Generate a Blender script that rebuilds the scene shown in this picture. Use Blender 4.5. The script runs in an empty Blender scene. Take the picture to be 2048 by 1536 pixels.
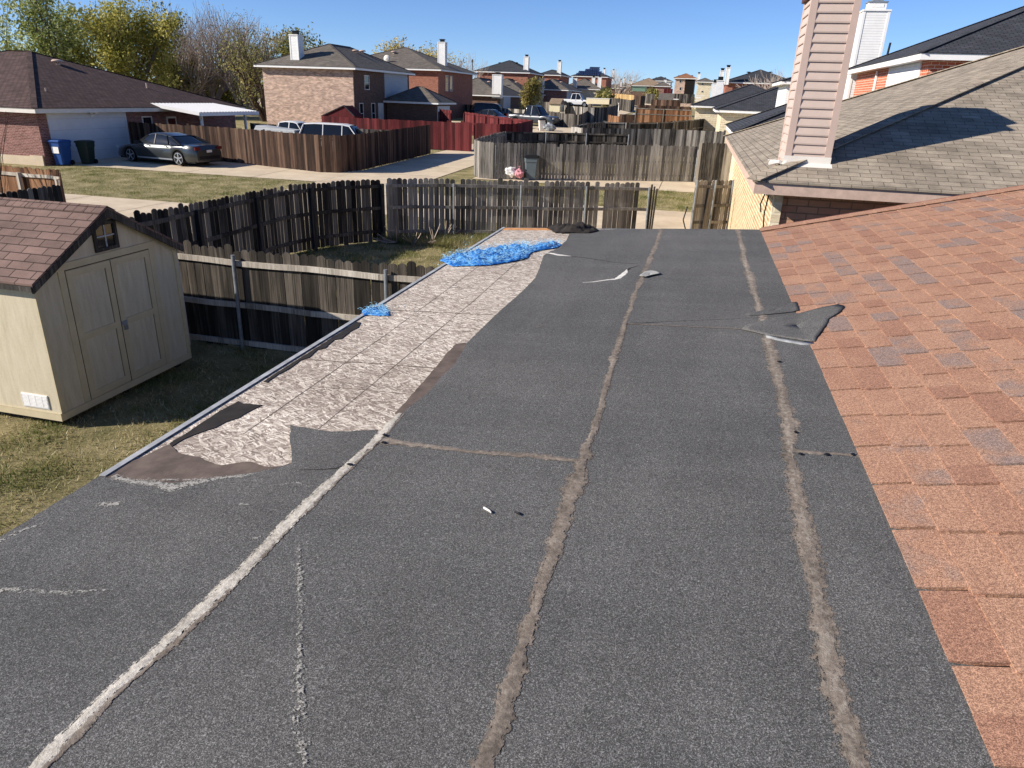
import bpy, math, random
import numpy as np
from mathutils import Vector, Matrix
from mathutils import noise as mnoise
S = bpy.context.scene
COL = S.collection
rad = math.radians
# ------------------------------------------------------------------ camera
FPX = 1407.0
def nrm(v):
    v = np.array(v, float); return v/np.linalg.norm(v)
_d = nrm((-125, 3440, FPX)); _y = nrm((385.4, -562.5, FPX)); _y = nrm(_y-(_y@_d)*_d); _u = -_d; _x = np.cross(_y, _u)
RM = np.array([_x, _y, _u])
CAM = np.array([0, 0, 4.0])
cd = bpy.data.cameras.new('camera'); cam = bpy.data.objects.new('camera', cd); COL.objects.link(cam)
cd.sensor_width = 36; cd.lens = FPX/2048*36; cd.clip_end = 5000; cd.clip_start = 0.05
mw = Matrix(((RM[0][0], -RM[0][1], -RM[0][2], CAM[0]), (RM[1][0], -RM[1][1], -RM[1][2], CAM[1]), (RM[2][0], -RM[2][1], -RM[2][2], CAM[2]), (0, 0, 0, 1)))
cam.matrix_world = mw
S.camera = cam
# ------------------------------------------------------------------ light
AZ, EL = 27.0, 29.0          # direction the light travels, from +X towards +Y; elevation
sd = bpy.data.lights.new('sun', 'SUN'); sd.energy = 5.0; sd.angle = rad(0.53); sd.color = (1, .92, .82)
sun = bpy.data.objects.new('sun', sd); COL.objects.link(sun)
ldir = Vector((math.cos(rad(AZ))*math.cos(rad(EL)), math.sin(rad(AZ))*math.cos(rad(EL)), -math.sin(rad(EL))))
sun.rotation_euler = ldir.to_track_quat('-Z', 'Y').to_euler(); sun.location = (-20, -10, 30)
W = bpy.data.worlds.new('World'); S.world = W; W.use_nodes = True
nt = W.node_tree; bg = nt.nodes['Background']
sky = nt.nodes.new('ShaderNodeTexSky'); sky.sky_type = 'NISHITA'; sky.sun_disc = False
sky.sun_elevation = rad(EL); sky.sun_rotation = rad(90-AZ+180); sky.altitude = 150; sky.air_density = 0.7; sky.dust_density = 0.0; sky.ozone_density = 4.0
tint = nt.nodes.new('ShaderNodeMix'); tint.data_type = 'RGBA'; tint.blend_type = 'MULTIPLY'; tint.inputs[0].default_value = 1; tint.inputs[7].default_value = (1.1, 1.25, 1.55, 1)
nt.links.new(sky.outputs[0], tint.inputs[6]); nt.links.new(tint.outputs[2], bg.inputs[0]); bg.inputs[1].default_value = 0.062
S.view_settings.view_transform = 'Standard'; S.view_settings.look = 'None'; S.view_settings.exposure = 0.58; S.view_settings.gamma = 1
S.view_settings.use_curve_mapping = False
S.cycles.max_bounces = 6; S.cycles.transparent_max_bounces = 12
# ------------------------------------------------------------------ pixel (2048 x 1536) -> place
def ray(px, py): return RM@nrm((px-1024, py-768, FPX))
def terr(x, y): return 0.0195*(min(max(y-25, 0), 330))
def G(px, py, off=0.0):
    q = ray(px, py); t = .5; p = t
    while t < 3000:
        P = CAM+q*t
        if P[2] <= terr(P[0], P[1])+off: break
        p = t; t *= 1.02
    a, b = p, t
    for _ in range(30):
        m = (a+b)/2; P = CAM+q*m
        if P[2] <= terr(P[0], P[1])+off: b = m
        else: a = m
    P = CAM+q*b; return (P[0], P[1], P[2])
def VX(px, py, x): q = ray(px, py); return tuple(CAM+q*x/q[0])
def VY(px, py, y): q = ray(px, py); return tuple(CAM+q*y/q[1])
def VZ(px, py, z): q = ray(px, py); return tuple(CAM+q*(z-4)/q[2])
RS = .0667
def rz(x): return 2.55+RS*x
def RF(px, py): q = ray(px, py); t = -1.45/(q[2]-RS*q[0]); return tuple(CAM+q*t)
RN = Vector((-RS, 0, 1)).normalized()
# ------------------------------------------------------------------ mesh helper
class M:
    def __init__(s): s.v = []; s.f = []; s.t = []
    def add(s, vs, fs, tone=0.5):
        n = len(s.v); s.v += [tuple(v) for v in vs]
        for f in fs: s.f.append(tuple(i+n for i in f)); s.t.append(tone)
    def box(s, x0, x1, y0, y1, z0, z1, tone=.5):
        v = [(x, y, z) for z in (z0, z1) for y in (y0, y1) for x in (x0, x1)]
        s.add(v, [(0, 2, 3, 1), (4, 5, 7, 6), (0, 1, 5, 4), (2, 6, 7, 3), (0, 4, 6, 2), (1, 3, 7, 5)], tone)
    def obox(s, c, ax, ay, az, hx, hy, hz, tone=.5):
        c = Vector(c); ax, ay, az = Vector(ax), Vector(ay), Vector(az); v = []
        for k in (-1, 1):
            for j in (-1, 1):
                for i in (-1, 1): v.append(c+ax*(i*hx)+ay*(j*hy)+az*(k*hz))
        s.add(v, [(0, 2, 3, 1), (4, 5, 7, 6), (0, 1, 5, 4), (2, 6, 7, 3), (0, 4, 6, 2), (1, 3, 7, 5)], tone)
    def bar(s, a, b, w, h, up=(0, 0, 1), tone=.5):
        a, b = Vector(a), Vector(b); d = (b-a); L = d.length; d.normalize(); sd_ = d.cross(Vector(up)).normalized(); u = sd_.cross(d)
        s.obox((a+b)/2, d, sd_, u, L/2, w/2, h/2, tone)
    def prism(s, pts, ext, tone=.5):
        ext = Vector(ext); n = len(pts); a = [Vector(p) for p in pts]; b = [p+ext for p in a]
        s.add(a+b, [tuple(range(n-1, -1, -1)), tuple(range(n, 2*n))]+[(i, (i+1) % n, n+(i+1) % n, n+i) for i in range(n)], tone)
    def tube(s, a, b, r0, r1, n=8, tone=.5, cap=True):
        a, b = Vector(a), Vector(b); d = b-a
        if d.length < 1e-6: return
        d.normalize(); q = d.orthogonal().normalized(); w = d.cross(q); v = []
        for p, r in ((a, r0), (b, r1)):
            for i in range(n):
                t = 2*math.pi*i/n; v.append(p+q*(r*math.cos(t))+w*(r*math.sin(t)))
        f = [(i, (i+1) % n, n+(i+1) % n, n+i) for i in range(n)]
        if cap: f += [tuple(range(n-1, -1, -1)), tuple(range(n, 2*n))]
        s.add(v, f, tone)
    def path(s, pts, r, n=6, tone=.5):
        for a, b in zip(pts, pts[1:]): s.tube(a, b, r, r, n, tone)
    def lathe(s, c, prof, axis='z', n=20, tone=.5):
        v = []; m = len(prof); c = Vector(c)
        for r, h in prof:
            for i in range(n):
                t = 2*math.pi*i/n; p = (r*math.cos(t), r*math.sin(t), h)
                if axis == 'y': p = (p[0], h, p[1])
                if axis == 'x': p = (h, p[0], p[1])
                v.append(c+Vector(p))
        f = [(j*n+i, j*n+(i+1) % n, (j+1)*n+(i+1) % n, (j+1)*n+i) for j in range(m-1) for i in range(n)]
        s.add(v, f+[tuple(range(n)), tuple(range((m-1)*n, m*n))], tone)
    def grid(s, rows, tone=.5, close=False):
        n = len(rows[0]); v = [p for r in rows for p in r]; m = len(rows)
        f = []
        for j in range(m-1):
            for i in range(n if close else n-1):
                f.append((j*n+i, j*n+(i+1) % n, (j+1)*n+(i+1) % n, (j+1)*n+i))
        s.add(v, f, tone)
    def build(s, name, mat, parent=None, smooth=False, local=False):
        me = bpy.data.meshes.new(name); v = s.v
        if parent is not None and not local:
            o0 = wloc(parent); v = [(a-o0[0], b-o0[1], c-o0[2]) for a, b, c in v]
        me.from_pydata(v, [], s.f)
        at = me.attributes.new('tone', 'FLOAT', 'FACE'); at.data.foreach_set('value', np.array(s.t, dtype=np.float32))
        if smooth: me.polygons.foreach_set('use_smooth', np.ones(len(s.f), dtype=bool))
        me.update(); me.materials.append(mat)
        o = bpy.data.objects.new(name, me); COL.objects.link(o)
        if parent is not None: o.parent = parent
        return o
def wloc(o):
    x = y = z = 0
    while o is not None: x += o.location[0]; y += o.location[1]; z += o.location[2]; o = o.parent
    return x, y, z
def raw(name, verts, faces, mat, parent=None, smooth=False, tones=None):
    me = bpy.data.meshes.new(name); me.from_pydata(verts, [], faces)
    if tones is not None:
        at = me.attributes.new('tone', 'FLOAT', 'FACE'); at.data.foreach_set('value', np.array(tones, dtype=np.float32))
    if smooth: me.polygons.foreach_set('use_smooth', np.ones(len(faces), dtype=bool))
    me.materials.append(mat); o = bpy.data.objects.new(name, me); COL.objects.link(o)
    if parent is not None: o.parent = parent
    return o
def tag(o, label, cat, group=None, kind=None):
    if label: o['label'] = label
    if cat: o['category'] = cat
    if group: o['group'] = group
    if kind: o['kind'] = kind
    return o
def thing(name, label, cat, loc=(0, 0, 0), rz_=0, group=None):
    o = bpy.data.objects.new(name, None); COL.objects.link(o); o.location = loc; o.rotation_euler = (0, 0, rz_); o.empty_display_size = .3
    return tag(o, label, cat, group)
def struct(name, m, mat, smooth=False):
    o = m.build(name, mat, None, smooth); o['kind'] = 'structure'; return o
# ------------------------------------------------------------------ materials
def C3(h):
    h = h.lstrip('#'); r = [int(h[i:i+2], 16)/255 for i in (0, 2, 4)]
    return tuple(c/12.92 if c <= .04045 else ((c+.055)/1.055)**2.4 for c in r)+(1,)
class N:
    def __init__(s, name):
        s.m = bpy.data.materials.new(name); s.m.use_nodes = True; s.t = s.m.node_tree; s.b = s.t.nodes['Principled BSDF']; s.b.inputs['Specular IOR Level'].default_value = .25
    def n(s, typ, **kw):
        x = s.t.nodes.new('ShaderNode'+typ)
        for k, v in kw.items(): setattr(x, k, v)
        return x
    def l(s, a, b): s.t.links.new(a, b)
    def pos(s): return s.n('NewGeometry').outputs['Position']
    def math(s, op, a, b=None, clamp=False):
        x = s.n('Math', operation=op, use_clamp=clamp)
        for i, q in enumerate((a, b)):
            if q is None: continue
            if isinstance(q, (int, float)): x.inputs[i].default_value = q
            else: s.l(q, x.inputs[i])
        return x.outputs[0]
    def noise(s, vec, scale, detail=3, rough=.6, dist=0):
        x = s.n('TexNoise'); s.l(vec, x.inputs['Vector']); x.inputs['Scale'].default_value = scale; x.inputs['Detail'].default_value = detail; x.inputs['Roughness'].default_value = rough; x.inputs['Distortion'].default_value = dist
        return x.outputs['Fac']
    def scale(s, vec, sc, rot=(0, 0, 0)):
        x = s.n('Mapping'); s.l(vec, x.inputs['Vector']); x.inputs['Scale'].default_value = sc; x.inputs['Rotation'].default_value = rot; return x.outputs[0]
    def ramp(s, f, stops, interp='LINEAR'):
        x = s.n('ValToRGB'); x.color_ramp.interpolation = interp; e = x.color_ramp.elements
        while len(e) < len(stops): e.new(.5)
        for i, (p, c) in enumerate(stops):
            e[i].position = p; e[i].color = c if len(c) == 4 else tuple(c)+(1,)
        s.l(f, x.inputs[0]); return x.outputs[0]
    def mix(s, f, a, b, mode='MIX'):
        x = s.n('Mix', data_type='RGBA', blend_type=mode)
        for sock, q in ((x.inputs[0], f), (x.inputs[6], a), (x.inputs[7], b)):
            if isinstance(q, (int, float)): sock.default_value = q
            elif isinstance(q, tuple): sock.default_value = q
            else: s.l(q, sock)
        return x.outputs[2]
    def attr(s, a): x = s.n('Attribute'); x.attribute_name = a; return x.outputs['Fac']
    def bump(s, h, dist, strength=1.0):
        x = s.n('Bump'); x.inputs['Distance'].default_value = dist; x.inputs['Strength'].default_value = strength; s.l(h, x.inputs['Height']); s.l(x.outputs[0], s.b.inputs['Normal'])
    def out(s, col, rough=.85, metal=0):
        if isinstance(col, tuple): s.b.inputs['Base Color'].default_value = col
        else: s.l(col, s.b.inputs['Base Color'])
        s.b.inputs['Roughness'].default_value = rough; s.b.inputs['Metallic'].default_value = metal
        return s.m
def G3(v): return (v, v, v, 1)
def plain(name, col, rough=.6, metal=0, var=.12, sc=6, spec=None):
    n = N(name); p = n.pos(); f = n.noise(p, sc, 4, .65)
    c = tuple(col); lo = tuple(x*(1-var) for x in c[:3])+(1,); hi = tuple(min(1, x*(1+var)) for x in c[:3])+(1,)
    m = n.out(n.ramp(f, [(.3, lo), (.7, hi)]), rough, metal)
    if spec is not None: n.b.inputs['Specular IOR Level'].default_value = spec
    return m
def m_membrane():
    n = N('granule_membrane'); p = n.pos()
    a = n.noise(p, 340, 2, .6); a1 = n.noise(p, 150, 2, .6); a2 = n.noise(p, 50, 4, .85); v = n.n('TexVoronoi'); n.l(p, v.inputs['Vector']); v.inputs['Scale'].default_value = 260
    sc_ = n.n('SeparateColor'); n.l(v.outputs['Color'], sc_.inputs[0])
    f = n.math('ADD', n.math('ADD', n.math('MULTIPLY', a, .60), n.math('MULTIPLY', a1, .28)), n.math('MULTIPLY', a2, .12))
    sp = n.ramp(f, [(.38, (.024, .0235, .022, 1)), (.47, (.072, .070, .065, 1)), (.53, (.118, .114, .106, 1)), (.64, (.40, .39, .365, 1))])
    g = n.ramp(sc_.outputs[0], [(.0, G3(.045)), (.6, G3(.08)), (.9, G3(.13)), (1, G3(.42))])
    c = n.mix(.22, sp, g)
    tone = n.ramp(n.noise(p, .9, 4, .6), [(.3, (.90, .91, .92, 1)), (.7, (1.1, 1.09, 1.07, 1))])
    st = n.noise(n.scale(p, (3.0, .5, 1)), 1.2, 3, .6)
    c = n.mix(1.0, c, n.ramp(n.noise(n.scale(p, (.5, 3.2, 1)), 1.0, 3, .6), [(.40, G3(.93)), (.60, G3(1.05))]), 'MULTIPLY')
    c = n.mix(1.0, n.mix(1.0, c, tone, 'MULTIPLY'), n.ramp(st, [(.38, G3(.93)), (.62, G3(1.06))]), 'MULTIPLY')
    n.bump(n.math('MULTIPLY', a, .002), 1.0, .7)
    return n.out(c, .95)
def m_seam(name, c0, c1, c2):
    n = N(name); p = n.pos(); a = n.noise(p, 40, 6, .8); b = n.noise(n.scale(p, (1, .35, 1)), 9, 3, .6)
    c = n.ramp(n.math('ADD', n.math('MULTIPLY', a, .65), n.math('MULTIPLY', b, .35)), [(.36, c0), (.5, c1), (.64, c2)])
    n.bump(n.math('ADD', n.math('MULTIPLY', a, .006), n.math('MULTIPLY', b, .006)), 1.0, 1.0)
    al = n.math('GREATER_THAN', n.math('ADD', n.noise(p, 34, 6, .85), n.math('MULTIPLY', n.attr('tone'), .45)), .66); n.l(al, n.b.inputs['Alpha'])
    return n.out(c, .95)
def m_osb():
    n = N('weathered_strand_board'); p = n.pos()
    col = n.mix(n.noise(p, 5, 4, .7), C3('#8a7d72'), C3('#b3a698'))
    h = n.noise(p, 60, 3, .6)
    for k, (rot, sx, sy, w) in enumerate(((.35, 85, 13, .42), (1.25, 78, 12, .42), (-.55, 95, 14, .40), (2.2, 110, 15, .38), (.9, 130, 17, .4), (-1.1, 100, 13, .40))):
        wp = n.n('VectorMath', operation='ADD'); n.l(p, wp.inputs[0])
        nz = n.n('TexNoise'); n.l(p, nz.inputs['Vector']); nz.inputs['Scale'].default_value = 5+k; nz.inputs['Detail'].default_value = 2
        sc2 = n.n('VectorMath', operation='SCALE'); n.l(nz.outputs['Color'], sc2.inputs[0]); sc2.inputs['Scale'].default_value = .045
        n.l(sc2.outputs[0], wp.inputs[1])
        q = n.scale(wp.outputs[0], (sx, sy, 1)); rt = n.n('VectorRotate', rotation_type='Z_AXIS'); n.l(wp.outputs[0], rt.inputs['Vector']); rt.inputs['Angle'].default_value = rot
        q = n.scale(rt.outputs[0], (sx, sy, 1))
        v = n.n('TexVoronoi'); n.l(q, v.inputs['Vector']); v.inputs['Scale'].default_value = 1; v.voronoi_dimensions = '2D'
        s_ = n.n('SeparateColor'); n.l(v.outputs['Color'], s_.inputs[0])
        m = n.math('LESS_THAN', s_.outputs[0], w); ed = n.math('LESS_THAN', v.outputs['Distance'], .52); m = n.math('MULTIPLY', m, ed)
        cc = n.ramp(s_.outputs[1], [(0, C3('#84776c')), (.25, C3('#a99c8f')), (.5, C3('#c9bcac')), (.75, C3('#e4d9c8')), (1, C3('#f8efdf'))])
        col = n.mix(m, col, cc); h = n.math('ADD', h, n.math('MULTIPLY', m, .3+.1*k))
    big = n.noise(p, 1.3, 3, .6)
    col = n.mix(1.0, col, n.ramp(big, [(.3, (.74, .72, .71, 1)), (.7, (1.0, 1.0, 1.0, 1))]), 'MULTIPLY')
    n.bump(h, .0015, 1.0)
    return n.out(col, .9)
def m_fence(name, dark, mid, light, mod=1.0):
    n = N(name); p = n.pos(); t = n.attr('tone')
    st = n.noise(n.scale(p, (34, 34, 1.0)), 1.0, 5, .75); b = n.noise(n.scale(p, (3, 3, .7)), 1.0, 3, .6)
    f = n.math('ADD', n.math('MULTIPLY', st, .75), n.math('MULTIPLY', b, .35)); f = n.math('ADD', f, n.math('MULTIPLY', n.math('SUBTRACT', t, .5), .5))
    c = n.ramp(f, [(.33, dark), (.56, mid), (.82, light)])
    n.bump(st, .01, .7); return n.out(c, .92)
def m_brick(name, c1, c2, mortar, bw=.2, bh=.068, ms=.012, var=.5, smear=0):
    n = N(name); p = n.pos(); s = n.n('SeparateXYZ'); n.l(p, s.inputs[0]); u = n.math('ADD', s.outputs[0], s.outputs[1])
    cb = n.n('CombineXYZ'); n.l(u, cb.inputs[0]); n.l(s.outputs[2], cb.inputs[1])
    b = n.n('TexBrick'); n.l(cb.outputs[0], b.inputs['Vector']); b.inputs['Scale'].default_value = 1; b.inputs['Brick Width'].default_value = bw; b.inputs['Row Height'].default_value = bh
    b.inputs['Mortar Size'].default_value = ms; b.inputs['Mortar Smooth'].default_value = .3; b.inputs['Bias'].default_value = 0
    b.inputs['Color1'].default_value = c1; b.inputs['Color2'].default_value = c2; b.inputs['Mortar'].default_value = mortar
    nz = n.noise(n.scale(p, (2.5, 2.5, 8)), 1, 4, .8); k = n.ramp(nz, [(.35, G3(1-var)), (.65, G3(1+var*.5))])
    c = n.mix(1.0, b.outputs['Color'], k, 'MULTIPLY')
    if smear:
        c = n.mix(n.ramp(n.noise(n.scale(p, (5, 5, 9)), 1, 5, .75), [(.5, G3(0)), (.62, G3(smear))]), c, mortar)
    n.bump(b.outputs['Fac'], -.008, .6); return n.out(c, .9)
def m_shingle(name, c1, c2, gap, slope, tw=.305, ex=.13, var=.25, sm=.008):
    n = N(name); g = n.n('NewGeometry'); s = n.n('SeparateXYZ'); n.l(g.outputs['Position'], s.inputs[0]); nn = n.n('SeparateXYZ'); n.l(g.outputs['True Normal'], nn.inputs[0])
    ax = n.math('ABSOLUTE', nn.outputs[0]); ay = n.math('ABSOLUTE', nn.outputs[1]); k = n.math('GREATER_THAN', ax, ay)
    u = n.math('ADD', n.math('MULTIPLY', k, s.outputs[1]), n.math('MULTIPLY', n.math('SUBTRACT', 1.0, k), s.outputs[0]))
    v = n.math('DIVIDE', s.outputs[2], math.sin(math.atan(slope)))
    cb = n.n('CombineXYZ'); n.l(u, cb.inputs[0]); n.l(v, cb.inputs[1])
    b = n.n('TexBrick'); n.l(cb.outputs[0], b.inputs['Vector']); b.inputs['Scale'].default_value = 1; b.inputs['Brick Width'].default_value = tw; b.inputs['Row Height'].default_value = ex
    b.inputs['Mortar Size'].default_value = sm; b.inputs['Mortar Smooth'].default_value = .2; b.inputs['Bias'].default_value = -.1
    b.inputs['Color1'].default_value = c1; b.inputs['Color2'].default_value = c2; b.inputs['Mortar'].default_value = gap
    p = g.outputs['Position']
    nz = n.ramp(n.noise(n.scale(p, (1.2, 1.2, 4)), 1.5, 4, .7), [(.35, G3(1-var)), (.65, G3(1+var*.6))]); gr = n.ramp(n.noise(p, 120, 3, .8), [(.3, G3(.7)), (.7, G3(1.3))])
    c = n.mix(1.0, n.mix(1.0, b.outputs['Color'], nz, 'MULTIPLY'), gr, 'MULTIPLY')
    n.bump(b.outputs['Fac'], -.01, .7); return n.out(c, .95)
def m_siding(name, col, ex=.12, var=.1):
    n = N(name); p = n.pos(); s = n.n('SeparateXYZ'); n.l(p, s.inputs[0]); fr = n.math('FRACT', n.math('DIVIDE', s.outputs[2], ex))
    c = n.ramp(fr, [(0, tuple(x*.45 for x in col[:3])+(1,)), (.10, col), (1, col)])
    c = n.mix(1.0, c, n.ramp(n.noise(p, 3, 3, .6), [(.3, G3(1-var)), (.7, G3(1))]), 'MULTIPLY')
    n.bump(fr, -.02, .8); return n.out(c, .6)
def m_ground():
    n = N('dry_lawn'); p = n.pos()
    a = n.noise(p, 1.1, 5, .75); b = n.noise(p, 22, 5, .85); c0 = n.math('ADD', n.math('MULTIPLY', a, .55), n.math('MULTIPLY', b, .45))
    c = n.ramp(c0, [(.30, C3('#414224')), (.42, C3('#757048')), (.50, C3('#978c62')), (.60, C3('#b5a67e')), (.75, C3('#d2c29f'))])
    n.bump(b, .06, 1.0); return n.out(c, 1.0)
def m_concrete(name, c0='#b9a88f', c1='#d9c8ac'):
    n = N(name); p = n.pos(); a = n.noise(p, .7, 5, .7); b = n.noise(p, 30, 4, .8)
    c = n.ramp(n.math('ADD', n.math('MULTIPLY', a, .7), n.math('MULTIPLY', b, .3)), [(.35, C3(c0)), (.65, C3(c1))])
    n.bump(b, .004, .6); return n.out(c, .9)
def m_leaf(name, dark, mid, light):
    n = N(name); t = n.attr('tone'); c = n.ramp(t, [(.1, dark), (.5, mid), (.9, light)])
    n.b.inputs['Subsurface Weight'].default_value = 0
    m = n.out(c, .7); tr = n.n('BsdfTranslucent'); n.l(c, tr.inputs[0]); mx = n.n('MixShader'); mx.inputs[0].default_value = .35
    n.l(n.b.outputs[0], mx.inputs[1]); n.l(tr.outputs[0], mx.inputs[2]); n.l(mx.outputs[0], n.t.nodes['Material Output'].inputs[0]); return m
def m_speckle(name, c0, c1, thr, sc=60):
    n = N(name); p = n.pos(); a = n.noise(p, sc, 5, .85); t = n.attr('tone')
    c = n.ramp(n.noise(p, sc*2, 3, .8), [(.35, c0), (.65, c1)]); m = n.out(c, .95)
    al = n.math('GREATER_THAN', n.math('ADD', a, n.math('MULTIPLY', n.math('SUBTRACT', t, .5), .5)), thr)
    n.l(al, n.b.inputs['Alpha']); return m
def m_glass(name='window_glass', col=(.012, .014, .018, 1)):
    n = N(name); n.b.inputs['Specular IOR Level'].default_value = .5; return n.out(col, .06)
def m_paint(name, col, rough=.25, metal=.35):
    n = N(name); n.b.inputs['Coat Weight'].default_value = .6; n.b.inputs['Specular IOR Level'].default_value = .5; p = n.pos()
    c = n.ramp(n.noise(p, 4, 3, .6), [(.3, tuple(x*.88 for x in col[:3])+(1,)), (.7, col)]); return n.out(c, rough, metal)
MT = {}
MT['memb'] = m_membrane(); MT['osb'] = m_osb()
MT['seam'] = m_seam('tar_seam_dust', C3('#564e45'), C3('#7f7468'), C3('#9f9486'))
MT['seamlight'] = m_seam('tar_seam_pale', C3('#8a8378'), C3('#bdb6a8'), C3('#ddd6c8'))
MT['seam2'] = m_seam('tar_seam_streak', C3('#736a5f'), C3('#908679'), C3('#aca395'))
MT['felt'] = plain('brown_underlay_felt', C3('#62564e'), .95, 0, .35, 9)
MT['felt_dark'] = plain('black_felt_underside', C3('#2c2825'), .9, 0, .35, 12)
MT['wear'] = m_speckle('worn_granules', C3('#83817b'), C3('#aeaba2'), .575)
MT['chalk'] = plain('deck_line_dirt', C3('#6a5f56'), .95, 0, .3, 20)
MT['metal'] = plain('galvanised_metal', C3('#8d9296'), .45, .35, .25, 8)
MT['edge'] = plain('drip_edge_metal', C3('#a3a5a6'), .75, 0, .3, 9)
MT['ground'] = m_ground(); MT['conc'] = m_concrete('concrete_paving'); MT['joint'] = plain('dark_joint', C3('#6e6250'), .95)  # joint: plain dark brown line between paving slabs
MT['dirt'] = plain('bare_dirt', C3('#8a7758'), 1, 0, .4, 5)
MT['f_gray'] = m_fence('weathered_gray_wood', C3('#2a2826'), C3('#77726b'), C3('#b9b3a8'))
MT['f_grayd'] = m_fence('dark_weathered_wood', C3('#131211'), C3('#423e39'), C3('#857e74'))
MT['f_mid'] = m_fence('extra_dark_wood', C3('#100f0d'), C3('#37322c'), C3('#746c61'))  # one darker wood tone, used for the fence by the shed
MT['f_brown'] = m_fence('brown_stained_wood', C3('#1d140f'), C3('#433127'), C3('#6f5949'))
MT['f_red'] = m_fence('red_painted_wood', C3('#371214'), C3('#571f22'), C3('#733535'))
MT['f_tan'] = m_fence('new_tan_wood', C3('#7a6340'), C3('#ab8d5f'), C3('#cdb385'))
MT['f_orange'] = m_fence('orange_cedar_wood', C3('#48301f'), C3('#79553b'), C3('#a17c5d'))
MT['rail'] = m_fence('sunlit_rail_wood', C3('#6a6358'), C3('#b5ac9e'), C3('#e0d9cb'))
MT['sh_brown'] = m_shingle('brown_gray_shingles', C3('#8c8172'), C3('#9f9483'), C3('#665e53'), .4, .305, .13, .3, .006)
MT['sh_shed'] = m_shingle('shed_brown_shingles', C3('#705c54'), C3('#836c62'), C3('#3c2e29'), .55, .30, .135, .2, .007)
MT['sh_garage'] = m_shingle('umber_shingles', C3('#54423c'), C3('#64504a'), C3('#382a26'), .5, .3, .14, .3, .02)
MT['sh_gray'] = m_shingle('gray_shingles', C3('#6e675f'), C3('#7c756b'), C3('#4a453f'), .4, .3, .14, .3, .02)
MT['sh_dark'] = m_shingle('charcoal_shingles', C3('#3d3f44'), C3('#4a4c51'), C3('#2b2c30'), .4, .3, .14, .25, .02)
MT['sh_tan'] = m_shingle('tan_shingles', C3('#96816a'), C3('#a48f78'), C3('#6f5f4e'), .4, .3, .14, .25, .02)
MT['sh_rust'] = m_shingle('rust_shingles', C3('#96684c'), C3('#a97a5c'), C3('#6f4a36'), .4, .3, .14, .25, .02)
MT['b_buff'] = m_brick('buff_mixed_brick', C3('#cdaa94'), C3('#957868'), C3('#dbc7b6'), .26, .09, .012, .45)
MT['b_red'] = m_brick('red_brick', C3('#8c4a38'), C3('#a4604a'), C3('#a98a78'), .22, .075, .01, .3)
MT['b_orange'] = m_brick('orange_brick', C3('#b0583a'), C3('#c46e50'), C3('#dcc0a8'), .25, .11, .014, .15)
MT['b_garage'] = m_brick('plum_brick', C3('#8f625a'), C3('#74483f'), C3('#a98f86'), .22, .075, .01, .4)
MT['b_neigh'] = m_brick('peach_brick', C3('#c39a7c'), C3('#b5876a'), C3('#8d7460'), .32, .11, .012, .15)
MT['b_smear'] = m_brick('mortar_smeared_brick', C3('#c09672'), C3('#a97f5e'), C3('#dccfa8'), .24, .09, .022, .3, .55)
MT['b_cream'] = m_brick('cream_brick', C3('#dccdae'), C3('#c7b494'), C3('#e6dcc0'), .5, .16, .02, .2, .6)
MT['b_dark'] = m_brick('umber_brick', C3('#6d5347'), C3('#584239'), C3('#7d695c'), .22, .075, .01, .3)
MT['w_white'] = plain('white_paint', C3('#e9e7e2'), .55, 0, .05, 3); MT['w_trim'] = plain('off_white_trim', C3('#dcd6cb'), .6, 0, .08, 3)
MT['w_garage'] = plain('garage_door_paint', C3('#cfd0d0'), .6, 0, .05, 2); MT['w_beige'] = plain('beige_fascia_paint', C3('#bda595'), .7, 0, .15, 7)
MT['w_cream'] = plain('cream_fascia_paint', C3('#e2d0b6'), .7, 0, .1, 7)
MT['sid_white'] = m_siding('white_lap_siding', C3('#e6e5e1')); MT['sid_blue'] = m_siding('pale_gray_siding', C3('#aeb2b5'), .15)
MT['dark'] = plain('dark_void', C3('#15120f'), .8); MT['glass'] = m_glass(); MT['black'] = plain('black_plastic', C3('#1b1b1c'), .5)
MT['rubber'] = plain('tyre_rubber', C3('#161616'), .85); MT['chrome'] = plain('alloy_metal', C3('#b9bcc0'), .3, .7, .05)
# ------------------------------------------------------------------ ground and paving
def sheet(name, pts, mat, off, res=3.0):
    """flat polygon (axis list of corner xy) following the ground at height off"""
    m = M(); m.add([(x, y, terr(x, y)+off) for x, y in pts], [tuple(range(len(pts)))]); return struct(name, m, mat)
ys = list(range(-60, 25, 5))+list(range(25, 360, 12))+[355, 500, 900, 1800, 3200]; xs = [-2200, -800, -300, -120, -60, -30, 0, 30, 60, 120, 300, 800, 2200]
gm = M(); gm.grid([[(x, y, terr(x, y)) for x in xs] for y in ys]); struct('lawn', gm, MT['ground'])
def strip(name, x0, x1, y0, y1, off=.02, mat='conc', step=12):
    m = M(); yy = [y0]+[v for v in ys if y0 < v < y1]+[y1]
    m.grid([[(x, y, terr(x, y)+off) for x in (x0, x1)] for y in yy]); return struct(name, m, MT[mat])
strip('alley', -16.6, -12.2, 17.5, 330, .022)
strip('driveway', -30.9, -16.62, 29.9, 34.6, .02)
strip('driveway', -60, -16.62, 17.5, 22.4, .02)
strip('driveway', -12.18, 5, 23.2, 28.5, .02); strip('driveway', -10.6, 5, 34.2, 38.2, .02)
strip('driveway', -30, -16.62, 76.5, 82, .02); strip('driveway', -24, -16.62, 100, 107, .02)
strip('driveway', -12.18, -1, 103, 109, .02)
strip('dirt_verge', -18.2, -16.7, 50, 75, .012, 'dirt')
strip('street', -75, -67, -60, 300, .02)
for x in (-27.2, -23.6, -20.0): strip('paving_joint', x-.012, x+.012, 29.9, 34.6, .027, 'joint')
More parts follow.
